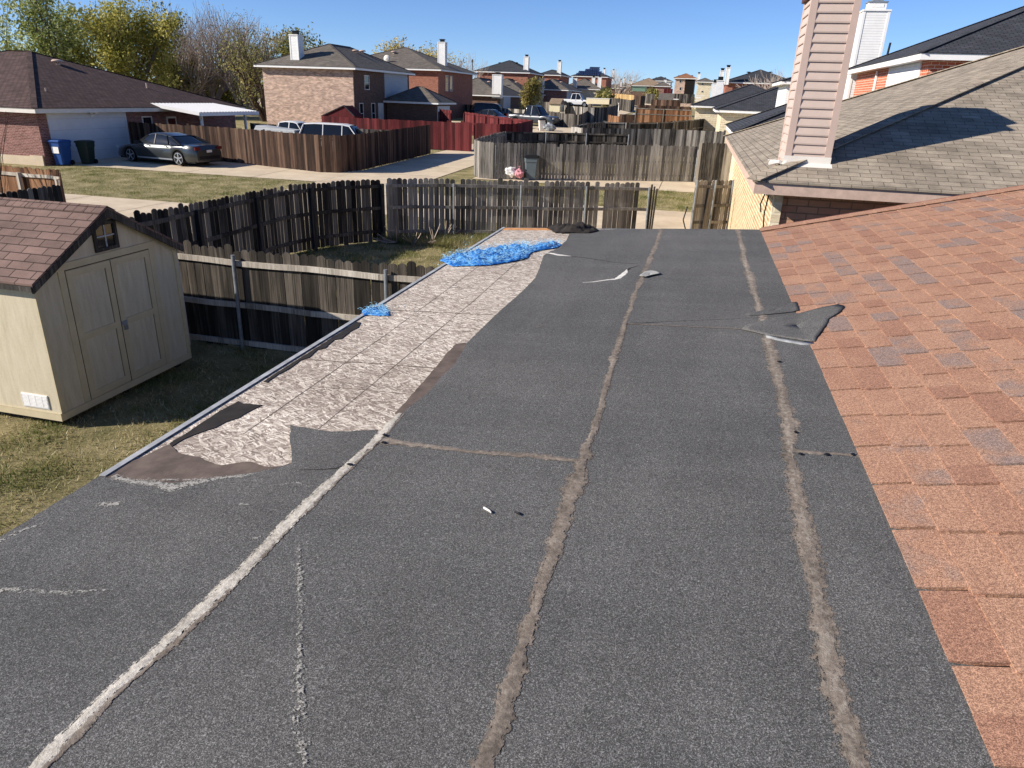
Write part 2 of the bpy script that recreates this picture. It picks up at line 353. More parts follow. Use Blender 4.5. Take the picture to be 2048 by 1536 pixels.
for x in (-30, -26, -21.8, -18.4): strip('paving_joint', x-.012, x+.012, 17.5, 22.4, .027, 'joint')
for y in range(26, 120, 4): strip('paving_joint', -16.6, -12.2, y-.012, y+.012, .028, 'joint')
strip('paving_joint', -1.6, -1.575, 34.2, 38.2, .027, 'joint')
# ------------------------------------------------------------------ our house: patio roof and shingle slope
XE = -2.353; XS = .845; YN = -2.5; YF = 9.02
rnd = random.Random(5)
house = thing('brick_house', 'house under the camera with a torn gray patio roof beside an orange shingle slope', 'house', (XS+.3, 3, 0))
def slab(name, pxs, off, th, mat, parent=house, rough=0.0, world=None, tone=.5, seed=1):
    pts = world if world else [RF(*p) for p in pxs]
    r = random.Random(seed); out = []
    if rough:
        n = len(pts)
        for i in range(n):
            a = np.array(pts[i]); b = np.array(pts[(i+1) % n]); k = max(1, int(np.linalg.norm(b-a)/.035)); k = min(k, 200)
            for j in range(k):
                q = a+(b-a)*j/k
                if j or True: q = q+np.array([r.uniform(-1, 1), r.uniform(-1, 1), 0])*rough
                out.append(tuple(q))
        pts = out
    m = M(); z = [(x, y, rz(x)+off) for x, y, _ in pts]; m.prism(z, (0, 0, th), tone); return m.build(name, mat, parent)
def ribbon(name, pts, widths, off, mat, parent=house, step=.012, rag=.35, seed=0, bumpy=.0028, tone=.5, offset=0):
    """ragged smeared strip that follows the patio roof"""
    P = [np.array(p[:2]) for p in pts]; d = [0]
    for a, b in zip(P, P[1:]): d.append(d[-1]+np.linalg.norm(b-a))
    L = d[-1]; n = int(L/step); m = M(); rows = []
    for i in range(n+1):
        s = L*i/n; p = np.array([np.interp(s, d, [q[k] for q in P]) for k in (0, 1)]); s2 = min(L, s+.05); s1 = max(0, s-.05)
        a = np.array([np.interp(s2, d, [q[k] for q in P]) for k in (0, 1)])-np.array([np.interp(s1, d, [q[k] for q in P]) for k in (0, 1)]); a = a/np.linalg.norm(a); nn = np.array([a[1], -a[0]])
        w = np.interp(s, d, widths)
        def rn(k, f): return mnoise.noise(Vector((s*f, k*7.3+seed*3.1, seed)))
        wl = w*(1+rag*(rn(1, 3)*1.2+rn(2, 13)*.9+rn(3, 45)*.6)); wr = w*(1+rag*(rn(4, 3)*1.2+rn(5, 13)*.9+rn(6, 45)*.6)); row = []
        for t in (-1, -.8, -.5, -.2, 0, .2, .5, .8, 1):
            q = p+nn*(t*(wr if t > 0 else wl)*.5+offset)
            h = .0 if abs(t) == 1 else .0003+bumpy*.5*(1+mnoise.noise(Vector((q[0]*26, q[1]*26, seed))))*(1-abs(t)*.95)
            row.append((q[0], q[1], rz(q[0])+off+h))
        rows.append(row)
    n = 9; vs = [p for r in rows for p in r]
    for i in range(8):
        tn = (.22, .42, .75, 1, 1, .75, .42, .22)[i] if mat.name.startswith('tar_seam') else tone
        m.f += [(j*n+i, j*n+i+1, (j+1)*n+i+1, (j+1)*n+i) for j in range(len(rows)-1)]; m.t += [tn]*(len(rows)-1)
    m.v = vs; return m.build(name, mat, parent, smooth=True)
# deck
m = M(); m.prism([(XE, YN, rz(XE)-.012), (XS+.3, YN, rz(XS+.3)-.012), (XS+.3, YF, rz(XS+.3)-.012), (XE, YF, rz(XE)-.012)], (0, 0, .012)); m.build('roof_deck', MT['osb'], house)
m = M(); m.prism([(XE+.02, YF-.13, rz(XE)+.0015), (-1.45, YF-.13, rz(-1.45)+.0015), (-1.45, YF+.004, rz(-1.45)+.0015), (XE+.02, YF+.004, rz(XE)+.0015)], (0, 0, .006)); 
m.build('edge_board', plain('fresh_plywood', C3('#c08a58'), .8, 0, .3, 14), house)['label'] = 'strip of bare orange plywood at the far roof edge'
# panel joints and chalk lines on the deck
for k, yv in enumerate((7.0, 5.75, 4.97, 4.52, 3.76, 3.33)):
    ribbon('deck_joint', [(XE+.05+.3*(k % 2), yv+.02, 0), (-1.7, yv+.01*(k-2), 0), (-.9, yv-.03, 0)], [.012 if k in (0, 2, 4) else .006]*3, .001, MT['chalk'], seed=20+k, bumpy=.0003, rag=.8, step=.03)
for k, xv in enumerate((-2.0, -1.66, -1.30)):
    ribbon('deck_joint', [(xv, 2.7, 0), (xv+.03, 4.4+k, 0), (xv+.01, 7.5-k*.6, 0)], [.005]*3, .001, MT['chalk'], seed=40+k, bumpy=.0002, rag=.9, step=.03)
# brown underlay patches
slab('underlay', [(215, 956), (262, 925), (340, 889), (355, 905), (375, 911), (400, 915), (420, 925), (440, 932), (455, 930), (480, 926), (500, 924), (530, 935), (560, 934), (600, 922), (600, 975), (400, 1000), (215, 1000)], .0015, .002, MT['felt'], rough=.004)
slab('underlay', [(337, 889), (375, 866), (410, 842), (440, 823), (478, 803), (487, 808), (524, 811), (500, 823), (478, 836), (452, 845), (430, 857), (400, 866), (370, 878), (345, 893)], .001, .003, MT['felt_dark'], rough=.003, seed=2)
slab('underlay', [(528, 764), (560, 742), (600, 717), (640, 692), (680, 666), (712, 645), (722, 646), (716, 656), (700, 664), (684, 678), (668, 681), (650, 697), (634, 701), (618, 716), (600, 722), (580, 738), (556, 750), (534, 766)], .001, .004, MT['felt_dark'], rough=.003, seed=3)
slab('underlay', [(930, 686), (912, 689), (893, 708), (880, 725), (850, 760), (820, 795), (790, 828), (800, 850), (850, 830), (960, 700)], .0015, .003, MT['felt'], rough=.003, seed=4)
# membrane sheets
memA = [(1150, 461), (1138, 470), (1134, 480), (1118, 497), (1098, 505), (1087, 513), (1078, 540), (1070, 558), (1054, 575), (1036, 592), (1000, 624), (962, 660), (932, 690), (926, 702), (908, 733), (882, 756), (862, 782), (842, 800), (824, 812), (806, 828), (762, 868), (764, 888), (1162, 925), (1250, 660), (1322, 459)]
W_ = lambda l: [RF(*p) for p in l]
slab('roofing_sheet', memA, .004, .005, MT['memb'], rough=.0025, seed=5)
p1 = RF(762, 872); xm = lambda y: np.interp(y, [-3, 1.15, 2.75, 9.1], [-.36, -.30, -.327, -.333])
slab('roofing_sheet', None, .004, .004, MT['memb'], world=[RF(764, 889), RF(1160, 926), (xm(1), 1.0, 0), (xm(-2), YN, 0), (-1.40, YN, 0), (-1.36, .9, 0), (-1.345, 1.8, 0), (-1.335, 2.6, 0)])
slab('roofing_sheet', None, .0045, .005, MT['memb'], rough=.003, seed=7, world=[RF(582, 853), RF(596, 856), RF(612, 858), RF(640, 863), RF(662, 866), RF(700, 866), RF(754, 862), RF(764, 872), (-1.335, 2.6, 0), (-1.345, 1.8, 0), (-1.36, .9, 0), (-1.40, YN, 0), (XE-.015, YN, 0), (XE-.012, 2.18, 0), RF(235, 962), RF(262, 963), RF(320, 967), RF(345, 970), RF(400, 962), RF(450, 957), RF(500, 950), RF(540, 942), RF(583, 931), RF(583, 905), RF(580, 880)])
slab('roofing_sheet', None, .003, .005, MT['memb'], world=[(xm(-2), YN, 0), (.60, YN, 0), (.62, 1.35, 0), (.64, 5.2, 0), RF(1252, 651), RF(1162, 925), (xm(1), 1.0, 0)])
slab('roofing_sheet', None, .004, .006, MT['memb'], world=[RF(1252, 649), (.64, 5.15, 0), (.66, YF+.02, 0), (-.333, YF+.02, 0)])
slab('roofing_sheet', None, .0045, .005, MT['memb'], world=[(.48, YN, 0), (XS+.06, YN, 0), (XS+.06, YF+.02, 0), (.60, YF+.02, 0), (.575, 6, 0), (.56, 3, 0), (.54, 1.3, 0)])
# tar seams
LS = [(40, 1590), (85, 1530), (200, 1410), (300, 1320), (400, 1228), (480, 1150), (560, 1068), (600, 1027), (660, 970), (710, 922), (762, 872), (800, 830)]
def ext(pts): return [(pts[0][0]*1.0, YN, 0)]+pts
ribbon('tar_seam', ext(W_(LS)), [.055, .055]+[.055, .05, .05, .055, .06, .06, .065, .06, .055, .06, .03], .010, MT['seamlight'], seed=1, rag=.35)['label'] = 'pale dusty seam where the torn sheet begins'
ribbon('tar_seam', ext(W_(LS)), [.03, .03]+[.03]*9+[.02, .01], .0092, MT['seam'], seed=11, rag=.9, offset=.022)
MS = [(940, 1600), (968, 1536), (1000, 1450), (1038, 1310), (1080, 1200), (1115, 1080), (1150, 970), (1166, 920), (1185, 860), (1207, 790), (1230, 710), (1252, 650), (1270, 590), (1290, 545), (1308, 500), (1323, 460)]
ribbon('tar_seam', ext(W_(MS)), [.08, .08, .07, .068, .068, .06, .07, .09, .075, .055, .05, .05, .045, .05, .06, .06, .055], .0095, MT['seam'], seed=2, rag=.75)
RSM = [(1745, 1600), (1712, 1536), (1690, 1460), (1657, 1330), (1640, 1240), (1622, 1150), (1604, 1050), (1586, 960), (1580, 905), (1574, 850), (1560, 780), (1541, 700), (1524, 640), (1513, 600), (1500, 560), (1490, 525), (1481, 485), (1476, 461)]
ribbon('tar_seam', ext(W_(RSM)), [.085, .085, .078, .072, .07, .066, .075, .08, .085, .09, .095, .09, .075, .065, .085, .075, .075, .07, .06], .0098, MT['seam'], seed=3, rag=.65)
ribbon('tar_seam', ext(W_(RSM)), [.03]*(len(RSM)+1), .0108, MT['seam2'], seed=13, rag=.9, bumpy=.0006)
ribbon('tar_seam', W_([(764, 884), (800, 889), (850, 896), (950, 909), (1050, 916), (1100, 921), (1160, 927)]), [.07, .04, .05, .045, .06, .05, .05], .0096, MT['seam'], seed=4, rag=.7)
ribbon('tar_seam', W_([(1255, 650), (1380, 656), (1492, 661)]), [.018, .014, .018], .011, MT['seam'], seed=5, rag=.6)
ribbon('tar_seam', W_([(1582, 905), (1640, 910), (1680, 913), (1727, 916)]), [.05, .035, .03, .03], .0096, MT['seam'], seed=6, rag=.6)
# tears, wrinkles and worn places in the sheets
def tear(pxs, w, mat, lab=None, seed=0, off=.010):
    o = ribbon('tear', W_(pxs), w, off, MT[mat], seed=60+seed, rag=.6, bumpy=.001, step=.008)
    if lab: o['label'] = lab
MT['tearw'] = plain('pale_torn_edge', C3('#d6d2c8'), .9, 0, .2, 30)
tear([(1165, 567), (1185, 566), (1205, 563), (1232, 560), (1243, 553), (1252, 546), (1254, 541)], [.006, .014, .02, .032, .05, .035, .01], 'tearw', 'short white split in the gray roofing sheet')
tear([(1253, 543), (1262, 538), (1280, 533)], [.02, .02, .004], 'felt_dark', seed=1)
tear([(1085, 507), (1100, 508), (1120, 512), (1142, 514)], [.02, .03, .035, .01], 'tearw', seed=2)
tear([(1142, 514), (1180, 519), (1230, 527), (1276, 530)], [.012, .014, .014, .006], 'felt_dark', seed=3)  # a wrinkle: its dark crease is painted as a flat strip
tear([(600, 944), (640, 943), (672, 941), (684, 936)], [.004, .006, .010, .014], 'felt_dark', seed=4, off=.0105)
tear([(1062, 662), (1078, 656), (1092, 649)], [.004, .01, .004], 'seam', seed=5)
for k, (x, y, sx, sy) in enumerate(((700, 935, 7, 2), (770, 876, 5, 2), (768, 891, 6, 2), (1600, 914, 5, 2), (1652, 915, 6, 2), (1704, 915, 5, 2), (1590, 870, 4, 2), (1558, 728, 5, 1))):
    slab('nail_hole', [(x-sx, y), (x-sx*.3, y-sy), (x+sx*.6, y-sy*.6), (x+sx, y), (x+sx*.2, y+sy), (x-sx*.5, y+sy*.6)], .0155, .003, MT['black'], rough=.001, seed=k)
def wear(pxs, w, tone, seed):
    P = W_(pxs); m = M(); rows = []
    n = 5
    for j, t in enumerate((-1, -.5, 0, .5, 1)):
        pass
    o = None
    for fr, tn in ((1.0, tone-.18), (.6, tone), (.3, tone+.12)):
        o = ribbon('worn_patch', P, [x*fr for x in w], .0105+(1-fr)*.0012, MT['wear'], seed=seed, rag=.5, bumpy=.0001, tone=tn, step=.02)
wear([(225, 957), (262, 967), (320, 975), (345, 982), (392, 968), (440, 960), (500, 955)], [.06, .06, .07, .10, .07, .04, .02], .62, 70)
wear([(196, 1012), (222, 1014), (250, 1010)], [.06, .10, .03], .6, 71)
wear([(598, 1095), (602, 1200), (600, 1290), (603, 1380), (606, 1470), (612, 1540)], [.03, .05, .05, .08, .07, .03], .47, 72)
wear([(480, 1012), (500, 1014)], [.04, .02], .52, 73)
wear([(0, 1185), (60, 1186), (130, 1190), (230, 1183)], [.05, .03, .04, .01], .5, 74)
wear([(0, 1090), (40, 1068), (90, 1050)], [.05, .06, .02], .48, 75)
wear([(505, 1082), (522, 1078)], [.05, .03], .5, 76); wear([(615, 1023), (640, 1000), (655, 980)], [.02, .04, .02], .48, 77)
wear([(300, 965), (420, 962), (520, 950)], [.02, .06, .02], .48, 78)
wear([(560, 975), (590, 968), (620, 978)], [.03, .05, .02], .46, 79)
# drip edge along the low side and far end
m = M()
yy = [2.19, 3.36, 4.6, 6.45, 7.7, YF+.03]
for a, b in zip(yy, yy[1:]):
    m.prism([(XE-.018, a, rz(XE)+.004), (XE+.012, a, rz(XE)+.006), (XE+.012, a, rz(XE)+.010), (XE-.021, a, rz(XE)+.009), (XE-.026, a, rz(XE)-.05), (XE-.022, a, rz(XE)-.05)], (rnd.uniform(-.004, .004), b-a+.01, 0))
m.build('drip_edge', MT['edge'], house)
m = M(); m.box(XE-.03, XE-.005, YN, YF, rz(XE)-.2, rz(XE)-.014); m.box(XE, XS, YF-.03, YF-.004, rz(XE)-.2, rz(XE)-.014); m.build('fascia', MT['w_trim'], house)
m = M(); m.prism([(XE, YF+.02, rz(XE)-.05), (XS+.06, YF+.02, rz(XS)-.05), (XS+.06, YF+.02, rz(XS)+.006), (XE, YF+.02, rz(XE)+.006)], (0, .006, 0)); m.build('end_flashing', MT['metal'], house)
for yv in (YN+.3, 2.6, 5.8, YF-.25):
    m = M(); m.box(XE+.1, XE+.22, yv-.06, yv+.06, 0, rz(XE)-.2); m.build('post', MT['w_trim'], house)
m = M(); m.box(XS+.3, XS+9, YN+.1, YF-.35, 0, 2.5); m.build('wall', MT['b_neigh'], house)
# shingle slope
Z0 = rz(.859)+.012; SL = .25; ca = math.cos(math.atan(SL))
def sz(x): return Z0+SL*(x-.859)
m = M(); m.prism([(XS, YN, sz(XS)-.04), (6.6, YN, sz(6.6)-.04), (6.6, YF-.02, sz(6.6)-.04), (XS, YF-.02, sz(XS)-.04)], (0, 0, .032)); 
def m_tabs():
    n = N('orange_laminated_shingles'); p = n.pos(); t = n.attr('tone'); a = n.math('ADD', n.math('MULTIPLY', n.noise(p, 300, 2, .6), .55), n.math('MULTIPLY', n.noise(p, 90, 4, .85), .45)); b = n.noise(n.scale(p, (5, 2.2, 1)), 1.2, 3, .6); v = n.noise(p, 7, 4, .6)
    base = n.mix(b, C3('#936d59'), C3('#aa866f')); gray = n.mix(v, C3('#746763'), C3('#8c7a72'))
    k = n.ramp(n.math('ADD', t, n.math('MULTIPLY', n.math('SUBTRACT', v, .5), 1.3)), [(.62, G3(0)), (.98, G3(.85))]); c = n.mix(k, base, gray)
    k2 = n.ramp(n.math('ADD', t, n.math('MULTIPLY', n.math('SUBTRACT', v, .5), .5)), [(.12, G3(.6)), (.42, G3(0))]); c = n.mix(k2, c, C3('#8a6453'))
    sp = n.ramp(a, [(.40, (.48, .46, .46, 1)), (.5, (.97, .95, .92, 1)), (.60, (1.75, 1.8, 1.75, 1))]); c = n.mix(1.0, c, sp, 'MULTIPLY')
    n.bump(a, .003, 1.0); return n.out(c, .95)
MT['tabs'] = m_tabs(); MT['tab_base'] = plain('shadow_line_backing', C3('#22140f'), .95, 0, .2, 20)  # backing painted near-black so tab gaps read as side shadows
m.build('roof_backing', MT['tab_base'], house)
m = M(); r = random.Random(11); EX = .1395; NX = int((6.5-XS)/EX)
nvec = Vector((-SL, 0, 1)).normalized()
for i in range(NX):
    xa = XS-.012+i*EX; xb = xa+EX+.03; y = YN+.01+r.uniform(0, .33); y0 = YN
    first = True
    ycur = YN; ph = r.uniform(0, .34)
    while ycur < YF-.02:
        L = .335+r.uniform(-.012, .012)
        if ycur == YN: L = ph+.05
        w = L*r.choice((.45, .52, .6, .7)) if r.random() < .9 else L
        tone = r.random()
        if tone > .84: tone = r.uniform(.80, 1.0)
        elif tone > .16: tone = r.uniform(.30, .68)
        else: tone = r.uniform(.05, .2)
        for (ya, yb, h, tn) in ((ycur, ycur+w, .0068, tone), (ycur+w, ycur+L, .0050, tone if r.random() < .5 else r.uniform(.2, .6))):
            ya = max(ya, YN); yb = min(yb, YF-.022)
            if abs(yb-ycur-L) < 1e-6: yb -= .015  # gap bares the dark backing in place of a tab's side shadow
            if yb-ya < .01: continue
            e = .0008*r.random(); xa2 = xa+r.uniform(-.0015, .0015)
            lo = .004; v = []
            for (x, z1) in ((xa2, h), (xb, h-.0046)):
                for yv in (ya+.0008, yb-.0008): v.append((x, yv, sz(x)+z1+e))
            for (x) in (xa2, xb):
                for yv in (ya+.0008, yb-.0008): v.append((x, yv, sz(x)-.012))
            m.add(v, [(0, 2, 3, 1), (0, 1, 5, 4), (1, 3, 7, 5), (3, 2, 6, 7), (2, 0, 4, 6)], tn)
        ycur += L
m.build('shingles', MT['tabs'], house)
# rake cap strip along the gable end
m = M(); x = XS-.02; r = random.Random(3)
while x < 6.5:
    l = .24; a = Vector((x, YF-.19, sz(x)+.0165)); b = Vector((x+l+.02, YF-.19, sz(x+l+.02)+.0125))
    m.prism([a, a+Vector((0, .2, 0)), b+Vector((0, .2, 0)), b], (0, 0, .006), r.uniform(.35, .6)); x += l
m.build('rake_cap', MT['tabs'], house)
m = M(); m.prism([(XS, YF+.02, sz(XS)-.16), (6.6, YF+.02, sz(6.6)-.16), (6.6, YF+.02, sz(6.6)+.02), (XS, YF+.02, sz(XS)+.02)], (0, .025, 0)); m.build('rake_board', plain('rake_paint', C3('#8a5a48'), .8), house)
m = M(); m.prism([(XS+.3, YF-.36, 2.5), (6.5, YF-.36, 2.5), (6.5, YF-.36, sz(6.5)-.06), (XS+.3, YF-.36, sz(XS+.3)-.06)], (0, .03, 0)); m.build('gable_wall', MT['b_neigh'], house)
# ------------------------------------------------------------------ loose things on the roof
def crumple(name, label, cat, pxs, mat, hmax, seed, res=.02, base=.012, fr=9, surf=None, group=None):
    P = [RF(*p)[:2] for p in pxs]; x0 = min(p[0] for p in P); x1 = max(p[0] for p in P); y0 = min(p[1] for p in P); y1 = max(p[1] for p in P)
    def inside(x, y):
        c = False; n = len(P)
        for i in range(n):
            a, b = P[i], P[i-1]
            if (a[1] > y) != (b[1] > y) and x < (b[0]-a[0])*(y-a[1])/(b[1]-a[1])+a[0]: c = not c
        return c
    def edged(x, y):
        d = 9
        for i in range(len(P)):
            a = np.array(P[i]); b = np.array(P[i-1]); ab = b-a; t = max(0, min(1, ((x-a[0])*ab[0]+(y-a[1])*ab[1])/(ab@ab+1e-9))); q = a+ab*t; d = min(d, math.hypot(q[0]-x, q[1]-y))
        return d
    nx = int((x1-x0)/res)+1; ny = int((y1-y0)/res)+1; idx = {}; m = M(); vs = []
    for j in range(ny+1):
        for i in range(nx+1):
            x = x0+i*res; y = y0+j*res
            ins = inside(x, y); d = edged(x, y)
            if ins or d < res*.9:
                e = min(1, d/.07) if ins else 0
                h = abs(mnoise.noise(Vector((x*fr, y*fr, seed))))*1.1+abs(mnoise.noise(Vector((x*fr*2.7, y*fr*2.7, seed+5))))*.7+abs(mnoise.noise(Vector((x*fr*6, y*fr*6, seed+9))))*.35
                jx = mnoise.noise(Vector((x*30, y*30, seed+1)))*res*.5; jy = mnoise.noise(Vector((x*30, y*30, seed+2)))*res*.5
                zb = max(rz(x), sz(x)+.012 if x > XS-.03 else -9) if surf is None else surf(x, y)
                idx[(i, j)] = len(vs); vs.append((x+jx, y+jy, zb+base+hmax*h*(.12+.88*e)))
    fs = [(idx[(i, j)], idx[(i+1, j)], idx[(i+1, j+1)], idx[(i, j+1)]) for i in range(nx) for j in range(ny) if all(k in idx for k in ((i, j), (i+1, j), (i+1, j+1), (i, j+1)))]
    m.add(vs, fs); loc = (sum(p[0] for p in P)/len(P), sum(p[1] for p in P)/len(P), rz(sum(p[0] for p in P)/len(P)))
    t = thing(name, label, cat, loc, 0, group); o = m.build('sheet', mat, t, True); sl = o.modifiers.new('thickness', 'SOLIDIFY'); sl.thickness = .003
    return t, P, (x0, x1, y0, y1), inside
def m_tarp():
    n = N('blue_tarp_plastic'); p = n.pos(); a = n.noise(p, 14, 5, .8); c = n.ramp(a, [(.34, C3('#0f3f86')), (.46, C3('#2169b8')), (.56, C3('#4b95d2')), (.66, C3('#a6d0ea'))])
    n.b.inputs['Specular IOR Level'].default_value = .5; n.bump(a, .01, .6); return n.out(c, .4)
MT['tarp'] = m_tarp(); MT['strand'] = plain('frayed_tarp_strands', C3('#9fd0ee'), .6, 0, .35, 30)
def strands(t, P, bb, ins, n, seed, L=.1, hh=.06):
    r = random.Random(seed); m = M(); k = 0
    while k < n:
        x = r.uniform(bb[0]-.03, bb[1]+.03); y = r.uniform(bb[2]-.04, bb[3]+.03)
        if not ins(x, y) and r.random() < .97: continue
        k += 1; a = r.uniform(0, 6.28); l = r.uniform(.3, 1.6)*L; z = rz(x)+.02+r.random()*hh; p = Vector((x, y, z)); d = Vector((math.cos(a), math.sin(a), r.uniform(-.1, .6))); pts = [p]
        for s in range(3): d = (d+Vector((r.uniform(-.5, .5), r.uniform(-.5, .5), r.uniform(-.5, .25)))).normalized(); q = pts[-1]+d*l/3; q.z = max(q.z, rz(q.x)+.008); pts.append(q)
        w = r.uniform(.0008, .0018)
        m.path(pts, w, 3)
    m.build('frayed_strands', MT['strand'], t)['kind'] = 'stuff'
tp = crumple('tarp', 'long crumpled blue tarp remnant lying across the bare strand board at the far roof edge', 'tarp', [(880, 522), (905, 512), (928, 508), (950, 504), (990, 500), (1045, 489), (1062, 494), (1082, 489), (1112, 486), (1124, 491), (1112, 497), (1085, 501), (1063, 506), (1052, 518), (1030, 524), (980, 532), (940, 533), (905, 534), (890, 527)], MT['tarp'], .055, 3.3, .014, .008, 6)
strands(*tp, 2600, 5, .026, .05)
tp = crumple('tarp', 'small frayed blue tarp scrap caught on the metal roof edge', 'tarp', [(726, 622), (748, 616), (768, 613), (776, 622), (778, 632), (760, 633), (742, 631), (725, 633)], MT['tarp'], .03, 7.7, .012, .006, 9)
strands(*tp, 260, 8, .02, .015)
crumple('felt_flap', 'curled dark piece of roofing felt on the far roof edge', 'roofing felt', [(1094, 458), (1112, 454), (1140, 453), (1168, 457), (1185, 455), (1197, 464), (1180, 468), (1140, 468), (1110, 467)], MT['felt_dark'], .09, 1.2, .02, .012, 4)
def m_flap():
    m = MT['memb']; return m
# torn flap lying across the right seam and onto the shingles
def flap(name, label, cat, pxs, lift, mat, edge=True):
    P = [RF(*p) for p in pxs]; c = np.mean([p[:2] for p in P], axis=0); m = M()
    def zz(x): return max(rz(x)+.0115, sz(x)+.0085 if x > XS-.03 else -9)
    n = len(P); top = []
    pts = []
    for i in range(n):
        a = np.array(P[i]); b = np.array(P[(i+1) % n]); k = max(1, int(np.linalg.norm(b-a)/.04))
        for j in range(k): q = a+(b-a)*j/k; pts.append((q[0]+rnd.uniform(-.003, .003), q[1]+rnd.uniform(-.003, .003)))
    rows = []
    for s in (1, .85, .6, .3, .02):
        rows.append([(c[0]+(x-c[0])*s, c[1]+(y-c[1])*s, zz(c[0]+(x-c[0])*s)+lift*(.3+.7*s)*(1+.15*mnoise.noise(Vector((x*3, y*3, s))))) for x, y in pts])
    m.grid(rows, .5, True); t = thing(name, label, cat, (c[0], c[1], rz(c[0]))); o = m.build('sheet', mat, t, True); sl = o.modifiers.new('thickness', 'SOLIDIFY'); sl.thickness = .002; sl.offset = -1
    return t
MT['wear0'] = plain('folded_underside', C3('#8d8f8f'), .85, 0, .35, 25)
f1 = flap('roofing_flap', 'torn gray roofing flap folded over from the right seam onto the orange shingles', 'roofing flap', [(1482, 662), (1490, 655), (1512, 649), (1540, 641), (1575, 634), (1640, 628), (1672, 627), (1685, 632), (1678, 641), (1655, 652), (1648, 664), (1632, 682), (1628, 690), (1590, 683), (1530, 674), (1502, 667)], .003, MT['memb'])
m = M(); a = [RF(1530, 676), RF(1560, 683), RF(1600, 690), RF(1626, 691)]; rows = []
for p in a: rows.append([(p[0], p[1]+.01, rz(p[0])+.020), (p[0]+.003, p[1]-.015, rz(p[0])+.018), (p[0]+.006, p[1]-.028, rz(p[0])+.011)])
m.grid(rows); o = m.build('folded_edge', MT['wear0'], f1, True); o.modifiers.new('t', 'SOLIDIFY').thickness = .004
flap('roofing_flap', 'narrow gray torn strip lying across the right seam just above the large flap', 'roofing flap', [(1490, 633), (1506, 628), (1530, 623), (1560, 613), (1582, 609), (1592, 610), (1598, 626), (1560, 630), (1520, 634)], .002, MT['memb'])
flap('roofing_scrap', 'small pale scrap of roofing lying on the middle seam', 'scrap', [(1278, 557), (1288, 549), (1302, 546), (1314, 548), (1320, 552), (1305, 555), (1290, 559)], .015, plain('pale_scrap', C3('#9b9a95'), .9, 0, .15, 20))
for k, (a, b, mat, lab) in enumerate((((968, 1022), (980, 1030), 'tearw', 'tiny pale stick lying on the gray roof between the left and middle seams'), ((1030, 1030), (1037, 1034), 'black', 'tiny black bit of debris on the roof beside the middle seam'))):
    p, q = RF(*a), RF(*b); t = thing('debris', lab, 'debris', (p[0], p[1], rz(p[0])+.01)); m = M(); m.tube((p[0], p[1], rz(p[0])+.015), (q[0], q[1], rz(q[0])+.017), .005, .004, 6); m.tube((q[0], q[1], rz(q[0])+.017), (q[0]+.006, q[1]-.005, rz(q[0])+.014), .004, .003, 6)
    m.build('stick', MT[mat], t)
